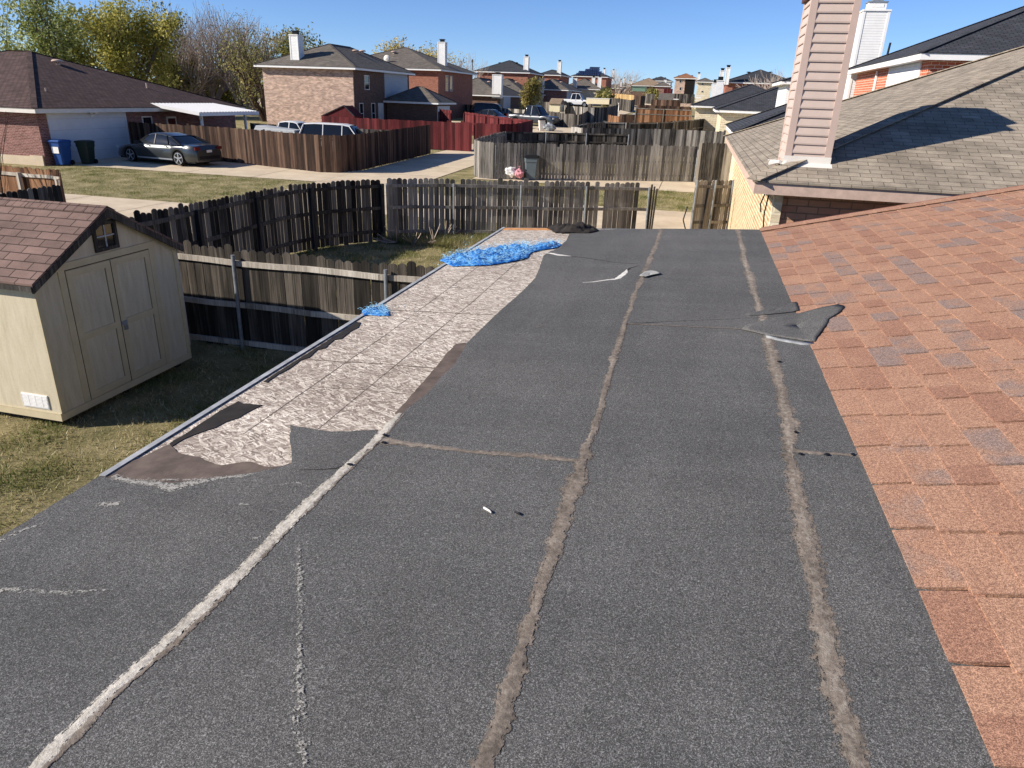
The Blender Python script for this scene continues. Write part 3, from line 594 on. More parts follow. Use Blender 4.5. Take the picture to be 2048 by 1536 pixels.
# ------------------------------------------------------------------ fences
def resample(pts, step):
    P = [np.array(p, float) for p in pts]; d = [0]
    for a, b in zip(P, P[1:]): d.append(d[-1]+np.linalg.norm(b-a))
    n = max(1, int(round(d[-1]/step))); out = []
    for i in range(n+1):
        s = d[-1]*i/n; out.append(np.array([np.interp(s, d, [q[k] for q in P]) for k in (0, 1)]))
    return out
def fence(label, pts, h=1.75, mat='f_gray', pw=.14, gap=.012, rails=1, rail_h=(.3, .95, 1.55), posts=2.4, side=1, seed=0, railmat=None, postmat='metal', top='dog', missing=(), skip=(), shortp=0, group=None, rise=0, zoff=0, tonejit=.9, posth=None):
    """side: +1 rails and posts stand to the right of the walking direction, -1 to the left"""
    r = random.Random(seed); P = resample(pts, pw+gap); x0, y0 = P[0]; L0 = len(P)
    t = thing('wooden_fence', label, 'fence', (x0, y0, terr(x0, y0)), 0, group); m = M(); s = 0
    for i, (a, b) in enumerate(zip(P, P[1:])):
        d = b-a; L = np.linalg.norm(d); d = d/L; nn = np.array([d[1], -d[0]]); f = i/(L0-1)
        if any(u <= f <= v for u, v in missing): continue
        z = terr(*a)+zoff; hh = h+rise*f+.02*mnoise.noise(Vector((i*.13, seed, 0)))+r.uniform(-.022, .022)
        if r.random() < .03: hh += .07
        if shortp and r.random() < shortp: hh -= r.uniform(.02, .25)
        w = (L-gap*r.uniform(.3, 1.6))/2; th = .016; tn = .5+(r.random()-.5)*tonejit; lean = r.uniform(-.008, .008); off = r.uniform(-.004, .004)
        c = (a+b)/2-nn*off; zb = z+r.uniform(.0, .05); k = .035 if top == 'dog' else 0.0
        prof = [(-w, zb), (w, zb), (w, z+hh-k), (w*.55, z+hh-k*.25), (0, z+hh), (-w*.55, z+hh-k*.25), (-w, z+hh-k)] if k else [(-w, zb), (w, zb), (w, z+hh), (-w, z+hh)]
        m.prism([(c[0]+d[0]*(u+lean*(v-z)/h), c[1]+d[1]*(u+lean*(v-z)/h), v) for u, v in prof], (nn[0]*th, nn[1]*th, 0), tn)
    m.build('pickets', MT[mat], t)
    if rails:
        Q = resample(pts, posts); rm = MT[railmat or mat]
        for k, rh in enumerate(rail_h):
            m = M()
            Q2 = P[::4]+([P[-1]] if (len(P)-1) % 4 else [])
            for a, b in zip(Q2, Q2[1:]):
                d = (b-a)/np.linalg.norm(b-a); nn = np.array([d[1], -d[0]])*side*(.036 if side > 0 else .022); sag = r.uniform(-.03, .03)
                A = (a[0]+nn[0], a[1]+nn[1], terr(*a)+rh+zoff+.03*mnoise.noise(Vector((a[0]*.9, a[1]*.9, k)))); B = (b[0]+nn[0], b[1]+nn[1], terr(*b)+rh+zoff+.03*mnoise.noise(Vector((b[0]*.9, b[1]*.9, k))))
                m.bar(A, B, .04, .085, (0, 0, 1), .5+r.uniform(-.2, .2))
            m.build('rail', rm, t)
        for j, a in enumerate(Q):
            b = Q[min(j+1, len(Q)-1)] if j < len(Q)-1 else Q[j-1]*-1+2*a; d = (b-a)/np.linalg.norm(b-a); nn = np.array([d[1], -d[0]])*side*.085; m = M(); z = terr(*a)+zoff; ph = posth or rail_h[-1]+.06
            lx, ly = r.uniform(-.02, .02), r.uniform(-.02, .02)
            if postmat == 'metal': m.tube((a[0]+nn[0], a[1]+nn[1], z-.1), (a[0]+nn[0]+lx, a[1]+nn[1]+ly, z+ph), .03, .03, 10)
            else: m.obox((a[0]+nn[0], a[1]+nn[1], z+ph/2), (d[0], d[1], 0), (-d[1], d[0], 0), (0, 0, 1), .045, .045, ph/2)
            m.build('post', MT[postmat], t)
    return t
BF = [(-9.95, 6.2), (-9.95, 10.5), (-9.95, 13.5), (-10.0, 16.2), (-9.75, 17.0), (-9.3, 17.9), (-8.7, 18.8), (-8.0, 19.55), (-7.2, 19.75), (-5.95, 20.25), (-3.7, 21.1), (-1.45, 22.05)]
BFr = [(-9.95, 6.2), (-9.95, 10.5), (-9.95, 13.5), (-10.0, 16.2), (-9.75, 17.0), (-9.3, 17.9), (-8.55, 18.9)]
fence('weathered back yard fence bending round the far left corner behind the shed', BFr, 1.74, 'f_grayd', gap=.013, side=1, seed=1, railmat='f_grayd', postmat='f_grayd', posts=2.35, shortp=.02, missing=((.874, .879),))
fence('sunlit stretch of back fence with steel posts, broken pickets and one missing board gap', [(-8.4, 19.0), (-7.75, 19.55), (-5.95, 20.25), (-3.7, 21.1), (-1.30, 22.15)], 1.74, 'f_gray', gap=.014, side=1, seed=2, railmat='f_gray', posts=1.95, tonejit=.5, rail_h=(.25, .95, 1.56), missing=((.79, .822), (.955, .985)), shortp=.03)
fr_ = thing('gate_leaf', 'dark splintered gate leaf hanging from the last steel post of the back fence', 'gate', (-1.2, 22.1, 0))
for k in range(3): m = M(); m.obox((-1.22+k*.07, 22.12-k*.05, .88), (.3, .95, 0), (-.95, .3, 0), (.015*k, 0, 1), .05, .012, .82-.05*k); m.build('board', MT['f_grayd'], fr_)
t = fence('short leaning fence panel beside the open gateway and the neighbour wall', [(.02, 23.3), (1.15, 24.0)], 1.78, 'f_gray', gap=.014, side=1, seed=3, railmat='f_gray', posts=.75, rail_h=(.5, 1.0, 1.6), posth=1.8)
m = M(); m.obox((.5, 23.45, .85), (.84, .54, 0), (-.54, .84, 0), (.06, 0, 1), .09, .015, .7); m.build('loose_board', MT['f_gray'], t)
m = M(); m.path([(-.12, 23.1, 1.0), (-.2, 23.0, .6), (-.05, 22.95, .2)], .02, 6); m.build('hinge_strap', MT['black'], t)
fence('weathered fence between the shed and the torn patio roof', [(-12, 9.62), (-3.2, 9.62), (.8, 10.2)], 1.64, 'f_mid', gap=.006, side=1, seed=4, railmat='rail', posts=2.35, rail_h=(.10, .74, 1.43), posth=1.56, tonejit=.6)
fence('dark brown stained fence curving round the parked pickups across the alley', [(-31.2, 35.1), (-24.0, 34.6), (-18.1, 33.0), (-17.2, 33.2), (-16.75, 34.6), (-16.7, 37), (-16.7, 40.5), (-16.7, 44.8)], 1.78, 'f_brown', gap=.0, side=-1, seed=5, posts=3, top='flat', postmat='f_brown', tonejit=.8)
fence('gray wood fence behind the pickups below the red fence', [G(800, 261, 1.6)[:2], G(700, 257, 1.6)[:2], G(600, 252, 1.6)[:2], G(500, 246, 1.6)[:2]], 1.6, 'f_grayd', gap=.0, side=1, seed=6, top='flat', posts=3, railmat='f_grayd', postmat='w_trim')
GX = [VZ(*p, 2.05) for p in ((957, 293), (985, 290), (1000, 290))]
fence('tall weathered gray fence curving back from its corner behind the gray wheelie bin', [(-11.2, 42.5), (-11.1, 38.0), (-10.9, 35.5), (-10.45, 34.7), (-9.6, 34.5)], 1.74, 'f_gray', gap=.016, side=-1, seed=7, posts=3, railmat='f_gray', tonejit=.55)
fence('long weathered gray picket fence on the far side of the driveway', [(-9.6, 34.5), (-6.5, 35.6), (-3, 37.2), (1.0, 38.6)], 1.74, 'f_gray', gap=.02, side=-1, seed=8, posts=2.4, shortp=.03, tonejit=.55)
fence('slightly taller end piece of gray fence meeting the neighbour eave', [(.0, 37.9), (2.2, 38.6)], 1.95, 'f_gray', gap=.006, side=-1, seed=9, posts=2.4)
fence('dark inner fence running back behind the curved gray fence', [(-11.2, 42.6), (-8, 44.4), (-4.2, 45.2)], 1.7, 'f_grayd', gap=.0, side=1, seed=10, posts=3, rail_h=(.4, 1.2, 1.66))
# ------------------------------------------------------------------ shed
sh = thing('garden_shed', 'cream garden shed with brown shingles and double doors standing on the lawn', 'shed', (-8.8, 7.5, 0))
fx = -7.2; y0, y1 = 6.29, 8.70; yc = 7.495; ze, zr = 1.86, 2.52; bx = -10.7
def m_shed():
    n = N('cream_shed_panel'); p = n.pos(); a = n.noise(n.scale(p, (9, 9, 1.2)), 1.5, 5, .7); b = n.noise(p, 60, 3, .7)
    c = n.ramp(n.math('ADD', n.math('MULTIPLY', a, .7), n.math('MULTIPLY', b, .3)), [(.30, C3('#b6aa8e')), (.5, C3('#c8bda2')), (.7, C3('#d5cbb2'))]); n.bump(b, .002, .5); return n.out(c, .85)
MT['shed'] = m_shed(); MT['shed_trim'] = plain('shed_trim_paint', C3('#c6b896'), .8, 0, .08, 5); MT['groove'] = plain('dark_groove', C3('#4a4130'), .9)
m = M(); m.prism([(fx, y0, .14), (fx, y1, .14), (fx, y1, ze), (fx, yc, zr-.03), (fx, y0, ze)], (bx-fx, 0, 0)); m.build('walls', MT['shed'], sh)
m = M(); m.box(bx, fx+.012, y0-.012, y0+.03, .10, .19); m.box(fx-.03, fx+.014, y0+.03, y1+.01, .10, .19)
m.box(bx, fx+.012, y0-.014, y0-.002, .19, .20); m.build('skirt_board', MT['shed_trim'], sh)
for k in range(3):
    m = M(); m.box(bx+.1, fx-.1, y0+.1+k*1.05, y0+.2+k*1.05, 0, .135); m.build('skid', MT['f_grayd'], sh)
sl = (zr-ze)/(yc-y0)
for s, nm in ((-1, 'roof_slope'), (1, 'roof_slope')):
    m = M(); ye = yc+s*(yc-y0+.07); z_ = zr-sl*(yc-y0+.07); o = fx+.09
    m.prism([(o, yc, zr+.028), (o, ye, z_+.028), (o, ye, z_), (o, yc, zr)], (bx-.1-o, 0, 0)); m.build(nm, MT['sh_shed'], sh)
    m = M(); m.prism([(o+.004, yc, zr-.004), (o+.004, ye, z_-.004), (o+.004, ye, z_-.085), (o+.004, yc, zr-.10)], (-.03, 0, 0)); m.build('gable_trim', MT['f_grayd'], sh)
m = M(); r = random.Random(2); x = fx+.095
while x > bx-.05:
    for s in (-1, 1): m.prism([(x, yc, zr+.040), (x, yc+s*.13, zr+.040-sl*.13), (x, yc+s*.13, zr+.034-sl*.13), (x, yc, zr+.034)], (-.128, 0, 0), r.random())
    x -= .135
m.build('ridge_cap', MT['sh_shed'], sh)
m = M(); m.box(bx, fx+.08, y0-.085, y0-.07, ze-.10, ze-.042); m.build('eave_trim', MT['f_grayd'], sh)
# doors
m = M(); X = fx+.016; T = .09; ZB, ZT = .2, 1.90
m.box(fx, X, 6.66, 6.66+T, ZB, ZT-.01); m.box(fx, X, 8.17, 8.17+T, ZB, ZT-.01); m.box(fx, X+.004, 6.63, 8.29, ZT-.01, ZT+.075); m.build('door_frame', MT['shed_trim'], sh)
for ya, yb in ((6.762, 7.455), (7.463, 8.158)):
    d = M(); d.box(fx, fx+.008, ya, yb, ZB+.005, ZT-.02); o = d.build('door', MT['shed'], sh)
    m = M(); tw = .085
    for a in ((ya, ya+tw, ZB+.01, ZT-.025), (yb-tw, yb, ZB+.01, ZT-.025)): m.box(fx+.008, fx+.022, *a)
    for a in ((ya+tw, yb-tw, ZB+.01, ZB+.01+tw), (ya+tw, yb-tw, .98, .98+tw), (ya+tw, yb-tw, ZT-.11, ZT-.025)): m.box(fx+.008, fx+.0215, *a)
    m.build('door_frame_boards', MT['shed_trim'], o)
    m = M()
    m.box(fx+.0085, fx+.0095, ya+tw, ya+tw+.008, ZB+.1, ZT-.11); m.box(fx+.0085, fx+.0095, yb-tw-.008, yb-tw, ZB+.1, ZT-.11); m.build('panel_groove', MT['groove'], o)
m = M(); m.box(fx+.01, fx+.0225, 7.452, 7.466, ZB, ZT-.03); m.box(fx+.0, fx+.014, 6.748, 6.763, ZB, ZT-.02); m.box(fx, fx+.014, 8.157, 8.171, ZB, ZT-.02); m.box(fx, fx+.015, 6.75, 8.17, ZT-.022, ZT-.011); m.build('door_gap', MT['groove'], sh)
m = M(); m.box(fx+.022, fx+.03, 7.47, 7.56, 1.0, 1.045); m.tube((fx+.03, 7.49, .99), (fx+.03, 7.55, .99), .008, .008, 8); m.box(fx+.03, fx+.045, 7.49, 7.545, .92, .975); m.build('latch', MT['metal'], sh)
for ya in (6.29, 8.64): m = M(); m.box(fx, fx+.02, ya, ya+.06, .2, ze-.08); m.build('corner_board', MT['shed_trim'], sh)
m = M()
for (a, b, c, d) in ((7.27, 7.66, 2.0, 2.045), (7.27, 7.66, 2.32, 2.365), (7.27, 7.315, 2.045, 2.32), (7.615, 7.66, 2.045, 2.32)): m.box(fx, fx+.03, a, b, c, d)
w = m.build('window', MT['f_grayd'], sh); m = M(); m.box(fx, fx+.008, 7.315, 7.615, 2.045, 2.32); m.build('pane', MT['glass'], w)
m = M(); m.box(fx+.008, fx+.018, 7.457, 7.473, 2.045, 2.32); m.box(fx+.008, fx+.0175, 7.315, 7.615, 2.175, 2.191); m.build('muntin', MT['sid_blue'], w)
m = M(); m.box(-7.73, -7.34, y0-.012, y0, .24, .42)
for k in range(4): m.box(-7.73+k*.10, -7.725+k*.10, y0-.016, y0-.012, .25, .41)
for k in range(9): m.box(-7.72, -7.35, y0-.018, y0-.013, .255+k*.018, .262+k*.018)
m.build('wall_vent', MT['w_white'], sh)
m = M(); m.box(fx+.0, fx+.012, 8.70, 8.73, .3, 1.75); m.build('corner_strip', MT['rail'], sh)
# ------------------------------------------------------------------ generic house
def hip_roof(t, x0, x1, y0, y1, ze, sl, mat, fmat, oh=.45, fh=.17, gable=None, th=.03, ridge_vents=(), fname='fascia'):
    X0, X1, Y0, Y1 = x0-oh, x1+oh, y0-oh, y1+oh; w = min(X1-X0, Y1-Y0)/2; h = w*sl; z = ze
    if X1-X0 >= Y1-Y0:
        i0, i1 = (0, 0) if gable == 'x' else (w, w); A = (X0+i0, (Y0+Y1)/2, z+h); B = (X1-i1, (Y0+Y1)/2, z+h)
        fs = [(0, 1, 5, 4), (2, 3, 4, 5), (1, 2, 5), (3, 0, 4)]
    else:
        i0 = 0 if gable == 'y' else w; A = ((X0+X1)/2, Y0+i0, z+h); B = ((X0+X1)/2, Y1-i0, z+h)
        fs = [(1, 2, 5, 4), (3, 0, 4, 5), (0, 1, 4), (2, 3, 5)]
    c = [(X0-.03, Y0-.03, z), (X1+.03, Y0-.03, z), (X1+.03, Y1+.03, z), (X0-.03, Y1+.03, z)]
    m = M(); v = c+[A, B]+[(a, b, e-th) for a, b, e in c]
    m.add(v, fs+[(0, 6, 7, 1), (1, 7, 8, 2), (2, 8, 9, 3), (3, 9, 6, 0), (6, 9, 8, 7)]); rf = m.build('roof', mat, t)
    m = M(); q = .03; zt = z-th-.002; zb = zt-fh
    m.box(X0, X1, Y0, Y0+q, zb, zt); m.box(X0, X1, Y1-q, Y1, zb, zt); m.box(X0, X0+q, Y0+q, Y1-q, zb, zt); m.box(X1-q, X1, Y0+q, Y1-q, zb, zt); m.build(fname, fmat, t)
    m = M(); m.box(X0+q, X1-q, Y0+q, Y1-q, zb+.02, zb+.04); m.build('soffit', fmat, t)
    caps = M()
    for (p, q_) in ([(c[0], A), (c[1], B if X1-X0 >= Y1-Y0 else A), (c[2], B), (c[3], A if X1-X0 >= Y1-Y0 else B), (A, B)] if gable is None else [(A, B)]):
        p, q_ = Vector(p), Vector(q_)
        if (p-q_).length > .3: caps.bar(p+Vector((0, 0, .012)), q_+Vector((0, 0, .012)), .26, .02)
    caps.build('hip_cap', mat, rf)
    for (x, y) in ridge_vents:
        dx = min(x-X0, X1-x, y-Y0, Y1-y); zz = z+dx*sl; m = M(); m.lathe((x, y, zz), [(.12, -.1), (.12, .12), (.30, .14), (.33, .18), (.25, .25), (.05, .28)], 'z', 14); m.build('vent', MT['w_beige'] if mat in (MT['sh_garage'], MT['sh_gray']) else MT['black'], rf, True)
    return rf
def window(t, face, a0, a1, z0, z1, plane, fr='w_trim', mull=1):
    """face '-y': on plane y, facing -Y; '+x': on plane x facing +X; '-x'"""
    def bx_(m, u0, u1, v0, v1, d0, d1):
        if face == '-y': m.box(u0, u1, plane-d1, plane-d0, v0, v1)
        elif face == '+x': m.box(plane+d0, plane+d1, u0, u1, v0, v1)
        else: m.box(plane-d1, plane-d0, u0, u1, v0, v1)
    m = M(); f = .06
    bx_(m, a0, a1, z0, z0+f, 0, .05); bx_(m, a0, a1, z1-f, z1, 0, .05); bx_(m, a0, a0+f, z0+f, z1-f, 0, .048); bx_(m, a1-f, a1, z0+f, z1-f, 0, .048)
    if mull: bx_(m, a0+f, a1-f, (z0+z1)/2-.02, (z0+z1)/2+.02, .01, .04)
    w = m.build('window', MT[fr], t); m = M(); bx_(m, a0+f, a1-f, z0+f, z1-f, 0, .01); m.build('pane', MT['glass'], w); return w
def chimney(par, x0, x1, y0, y1, z0, z1, mat='sid_white', trim='w_white', cap=True):
    m = M(); m.box(x0, x1, y0, y1, z0, z1); c = m.build('chimney', MT[mat], par)
    m = M(); q = .02; w = .1
    for xa, ya in ((x0, y0), (x1, y0), (x0, y1), (x1, y1)):
        sx = 1 if xa == x0 else -1; sy = 1 if ya == y0 else -1
        m.box(min(xa-sx*q, xa+sx*w), max(xa-sx*q, xa+sx*w), min(ya-sy*q, ya+sy*w), max(ya-sy*q, ya+sy*w), z0, z1-.001)
    m.box(x0-.05, x1+.05, y0-.05, y1+.05, z1, z1+.08); m.build('corner_trim', MT[trim], c)
    if cap:
        m = M(); cx, cy = (x0+x1)/2, (y0+y1)/2; m.box(cx-.22, cx+.22, cy-.22, cy+.22, z1+.08, z1+.33); m.box(cx-.3, cx+.3, cy-.3, cy+.3, z1+.34, z1+.4); m.build('flue_cap', MT['black'], c)
    return c
def bhouse(label, x0, x1, y0, y1, eave, sl, wall, roof, fascia='w_white', oh=.45, wings=(), gable=None, vents=(), group=None, zg=None, name='brick_house', fh=.17):
    zg = min(terr(0, y0), terr(0, y1)) if zg is None else zg
    t = thing(name, label, 'house', ((x0+x1)/2, (y0+y1)/2, zg), 0, group)
    m = M(); m.box(x0, x1, y0, y1, zg-.1, eave-.04); m.build('wall', MT[wall], t)
    hip_roof(t, x0, x1, y0, y1, eave+.12, sl, MT[roof], MT[fascia], oh, fh, gable, .03, vents)
    for (a, b, c, d, e, s2, wm) in wings:
        m = M(); m.box(a, b, c, d, zg-.1, e-.04); m.build('wall', MT[wm], t)
        hip_roof(t, a, b, c, d, e+.12, s2, MT[roof], MT[fascia], oh, fh)
    return t
# ------------------------------------------------------------------ neighbour house on the right
nb = thing('brick_house', 'peach brick house with a gray brown shingle roof just beyond the orange slope', 'house', (6, 20, 0))
m = M(); m.box(1.32, 17, 12.28, 27.4, 0, 2.72); m.build('wall', MT['b_neigh'], nb)
m = M(); m.box(1.295, 1.318, 12.6, 27.4, 0, 2.71); m.build('side_wall_facing', MT['b_smear'], nb)['label'] = 'side wall streaked with cream mortar'
zE = 2.97-.04; m = M()
hip_roof(nb, .877+.45+.03, 16.9, 11.83+.45, 27.88-.45, zE, .40, MT['sh_brown'], MT['w_beige'], .45, .17)
m = M(); m.box(1.26, 1.40, 12.22, 12.34, 0, 2.71); m.build('corner_bricks', MT['b_cream'], nb)
m = M(); m.path([(1.24, 12.9, 2.6), (1.22, 12.95, 2.3), (1.25, 13.0, 2.0)], .012, 6); m.path([(1.24, 13.6, 2.55), (1.2, 13.7, 2.35), (1.24, 13.8, 2.2)], .012, 6); m.build('cable', MT['black'], nb)
# chimney with real lap siding
cx0, cx1, cy0, cy1 = 1.36, 2.0, 12.45, 13.37; zc = 5.52
m = M(); m.box(cx0, cx1, cy0, cy1, 3.0, zc); ch = m.build('chimney', plain('tan_siding', C3('#b59f92'), .6, 0, .06, 4), nb)
MT['lap'] = plain('tan_lap_siding', C3('#c2afa2'), .55, 0, .05, 4); MT['lap_trim'] = plain('tan_corner_trim', C3('#bfa99c'), .6, 0, .05, 4)
m = M(); z = 3.19; E_ = .1315; w = .075
while z < zc-.02:
    z2 = min(z+E_, zc); o = .02
    m.prism([(cx0+w, cy0-o, z), (cx0+w, cy0-o-.002, z+.022), (cx0+w, cy0-.003, z2-.012), (cx0+w, cy0, z2-.004), (cx0+w, cy0, z)], (cx1-cx0-2*w, 0, 0))
    m.prism([(cx0-o, cy0+w, z), (cx0-o-.002, cy0+w, z+.022), (cx0-.003, cy0+w, z2-.012), (cx0, cy0+w, z2-.004), (cx0, cy0+w, z)], (0, cy1-cy0-2*w, 0))
    z += E_
m.build('lap_siding', MT['lap'], ch)
m = M(); q = .024
for xa in (cx0, cx1-w):
    for ya in (cy0, cy1-w): m.box(xa-(q if xa == cx0 else 0), xa+w+(q if xa != cx0 else 0), ya-(q if ya == cy0 else 0), ya+w+(q if ya != cy0 else 0), 3.1, zc)
m.build('corner_trim', MT['lap_trim'], ch)
m = M(); m.box(cx0-.06, cx1+.06, cy0-.06, cy1+.06, zc, zc+.06); m.box(cx0+.05, cx1-.05, cy0+.1, cy1-.1, zc+.06, zc+.3); m.build('chimney_cap', plain('brown_cap', C3('#5a3a34'), .6, .2), ch)
def nz(x, y): return zE+.4*min(x-.877, y-11.83)
m = M()
m.prism([(cx0-.04, cy0-.035, nz(2, cy0-.1)+.02), (cx1+.03, cy0-.035, nz(2, cy0-.1)+.02), (cx1+.03, cy0-.035, nz(2, cy0)+.10), (cx0-.04, cy0-.035, nz(2, cy0)+.10)], (0, .006, 0))
m.prism([(cx0-.04, cy0-.16, nz(2, cy0-.16)+.008), (cx1+.05, cy0-.16, nz(2, cy0-.16)+.008), (cx1+.05, cy0-.03, nz(2, cy0-.03)+.008), (cx0-.04, cy0-.03, nz(2, cy0-.03)+.008)], (0, 0, .006))
m.build('flashing', MT['w_trim'], ch)
m = M(); r = random.Random(4); c = Vector((cx0-.08, cy0-.05, nz(cx0-.1, cy0)+.07)); rows = []
for j in range(6): rows.append([(c.x-.17+j*.07+r.uniform(-.02, .02), c.y-.12+i*.07+r.uniform(-.02, .02), c.z-.03+.4*(i*.05)+r.uniform(-.02, .05)) for i in range(5)])
m.grid(rows); m.build('bent_flashing', MT['w_trim'], ch)
# ------------------------------------------------------------------ garage house on the left
gh = bhouse('low plum brick house with umber hip roof and white garage door facing the driveway', -48, -30.79, 29.2, 44.9, 2.62, .33, 'b_garage', 'sh_garage', 'w_trim', .5, vents=((-36.6, 36.9), (-40.2, 33.6)), zg=.09, fh=.2)
X = -30.79
m = M(); m.box(X, X+.05, 29.85, 34.8, 2.22, 2.62); m.box(X, X+.05, 29.75, 29.85, .1, 2.62); m.box(X, X+.05, 34.8, 34.9, .1, 2.62); m.build('door_surround', MT['w_garage'], gh)
m = M()
for k in range(4): m.box(X, X+.02, 29.86, 34.79, .12+k*.525, .12+k*.525+.518)
m.build('garage_door', MT['w_garage'], gh)
window(gh, '+x', 36.1, 36.9, 1.3, 2.25, X, 'w_trim'); m = M(); m.box(X, X+.04, 38.1, 38.95, .3, 2.2); d = m.build('door', MT['w_trim'], gh); m = M(); m.box(X+.04, X+.05, 38.2, 38.85, 1.2, 2.1); m.build('pane', MT['glass'], d)
m = M(); m.box(X+.05, X+.12, 32.4, 32.6, 2.3, 2.42); m.tube((X+.1, 32.4, 2.38), (X+.25, 32.3, 2.5), .06, .08, 10); m.tube((X+.1, 32.6, 2.38), (X+.25, 32.72, 2.5), .06, .08, 10); m.build('floodlight', MT['w_white'], gh)
m = M(); m.tube((-33.2, 39.8, 3.6), (-33.2, 39.8, 4.0), .05, .05, 8); m.tube((-32.4, 31.6, 3.4), (-32.4, 31.6, 3.6), .04, .04, 8); m.build('vent_pipe', MT['w_beige'], gh)
m = M(); m.box(-31.6, -30.86, 29.12, 29.185, -.0, .55); m.box(-48, -31.6, 29.12, 29.185, 0, .5); m.build('foundation', MT['conc'], gh)
# patio cover
pc = thing('patio_cover', 'white corrugated metal patio cover attached to the low brick house', 'patio cover', (-29, 40, 0))
m = M(); ya, yb = 37.1, 42.9; k = 40; rows = []
for i in range(k+1):
    y = ya+(yb-ya)*i/k; dz = .035*(i % 2); rows.append([(-30.9, y, 2.92+dz), (-27.7, y, 2.55+dz)])
m.grid(rows); o = m.build('roof_sheet', MT['w_white'], pc); o.modifiers.new('t', 'SOLIDIFY').thickness = .01
m = M(); m.bar((-30.9, ya-.02, 2.86), (-27.7, ya-.02, 2.47), .04, .17); m.box(-27.7, -27.62, ya, yb, 2.36, 2.54); m.build('gutter', MT['w_white'], pc)
for y in (38.0, 42.3):
    m = M(); m.box(-28.35, -28.23, y-.06, y+.06, .2, 2.5); m.build('post', MT['w_white'], pc)
m = M(); m.path([(-27.75, ya+.05, 2.4), (-28.1, ya+.5, 2.2), (-28.2, 37.8, 2.1), (-28.2, 37.85, .3)], .045, 8); m.build('downspout', MT['w_white'], pc)
# ------------------------------------------------------------------ two storey houses of the left row
ha = bhouse('two storey buff brick house with gray roof and white chimney behind the red fence', -38.3, -29.6, 60.6, 73.4, 5.72, .42, 'b_buff', 'sh_gray', 'w_white', .5, vents=((-35.4, 65.0), (-32.6, 67.6), (-32.8, 69.5)), zg=.6)
chimney(ha, -35.75, -34.95, 61.2, 62.1, 5.7, 8.25)
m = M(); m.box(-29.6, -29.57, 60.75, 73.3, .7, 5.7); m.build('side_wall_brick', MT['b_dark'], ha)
m = M(); m.box(-29.57, -29.53, 67.1, 72.8, 3.1, 5.7); m.build('siding', MT['sid_blue'], ha)
window(ha, '+x', 62.75, 63.75, 4.1, 5.3, -29.57); window(ha, '+x', 61.5, 62.3, 1.25, 3.0, -29.57); window(ha, '+x', 64.0, 64.8, 1.25, 3.0, -29.57)
m = M(); m.box(-29.57, -29.5, 65.5, 66.6, .7, 3.0); m.build('door', MT['w_trim'], ha)
hip_w = thing('garage_wing', 'low dark brick garage wing in shade with gray roof beside the two storey buff house', 'garage', (-27, 69, .8))
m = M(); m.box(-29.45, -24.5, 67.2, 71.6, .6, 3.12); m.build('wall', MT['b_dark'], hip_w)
hip_roof(hip_w, -29.3, -24.5, 67.2, 71.6, 3.25, .5, MT['sh_gray'], MT['w_white'], .45)
m = M(); m.box(-24.5, -24.45, 67.7, 71.2, .8, 2.9); m.build('garage_door', MT['w_garage'], hip_w)
hb = bhouse('two storey red brick house with gray roof standing behind the buff brick house', -43, -29.7, 82.4, 95.6, 6.45, .36, 'b_red', 'sh_gray', 'w_white', .5, vents=((-36.8, 86.6), (-35.2, 90.6), (-34.6, 91.8)), zg=1.0)
chimney(hb, -31.6, -30.7, 87.6, 88.4, 6.7, 9.6)
window(hb, '+x', 84.9, 85.9, 4.3, 6.0, -29.7); window(hb, '+x', 86.5, 87.4, 4.3, 6.0, -29.7)
m = M(); m.lathe((-36.4, 83.4, 7.55), [(.05, 0), (.28, .06), (.4, .16)], 'y', 14); m.tube((-36.4, 83.5, 6.9), (-36.4, 83.5, 7.55), .03, .03, 6); m.build('satellite_dish', MT['w_trim'], hb)
def PH(label, y, pxl, pxr, py, depth, sl, wall, roof, zf=None, eh=2.6, oh=.45, fascia='w_white', gable=None, vents=0, grp=None):
    a = VY(pxl, py, y); b = VY(pxr, py, y); e = (a[2]+b[2])/2; zg = min(e-eh, terr(0, y))
    t = bhouse(label, a[0]+oh, b[0]-oh, y+oh, y+oh+depth, e-.12, sl, wall, roof, fascia, oh, (), gable, [((a[0]+b[0])/2+d_, y+oh+depth*.38) for d_ in (-1.6, 1.4)], grp, zg)
    return t, a, b, e
def pch(t, pxa, pxb, pyt, pyb, y, d=.8, mat='sid_white', cap=True):
    a = VY(pxa, pyt, y); b = VY(pxb, pyt, y); z0 = VY(pxa, pyb, y)[2]; return chimney(t, a[0], b[0], y, y+d, z0-.6, a[2], mat, 'w_white', cap)
t, a, b, e = PH('low gray brown roofed house with tall white chimney left of the yellow tree', 104, 872, 1000, 188, 15, .48, 'b_dark', 'sh_gray', oh=.5); pch(t, 985, 1003, 150, 187, 104.2, .9)
m = M(); m.box(b[0]-.5, b[0]+.02, 106, 110, 1.6, 3.9); m.build('side_door', MT['sid_blue'], t)
t, a, b, e = PH('low gray roofed house half hidden behind the small yellow tree', 120.5, 945, 1052, 185, 15, .50, 'b_cream', 'sh_gray')
t, a, b, e = PH('two storey red brick house with charcoal roof left of the narrow gap', 128.5, 948, 1060, 143, 11, .40, 'b_red', 'sh_dark', eh=5.6, vents=1); pch(t, 1048, 1057, 114, 143, 129.5)
t, a, b, e = PH('two storey brick house with charcoal roof right of the other charcoal roof', 157, 1076, 1122, 149, 12, .42, 'b_red', 'sh_dark', eh=5.8); pch(t, 1115, 1122.5, 124, 148, 158)
t, a, b, e = PH('low brick house with gray roof and white chimney right of the small yellow tree', 136, 1052, 1137, 178, 15, .46, 'b_garage', 'sh_gray'); pch(t, 1078, 1087, 157, 190, 135.2, .9)
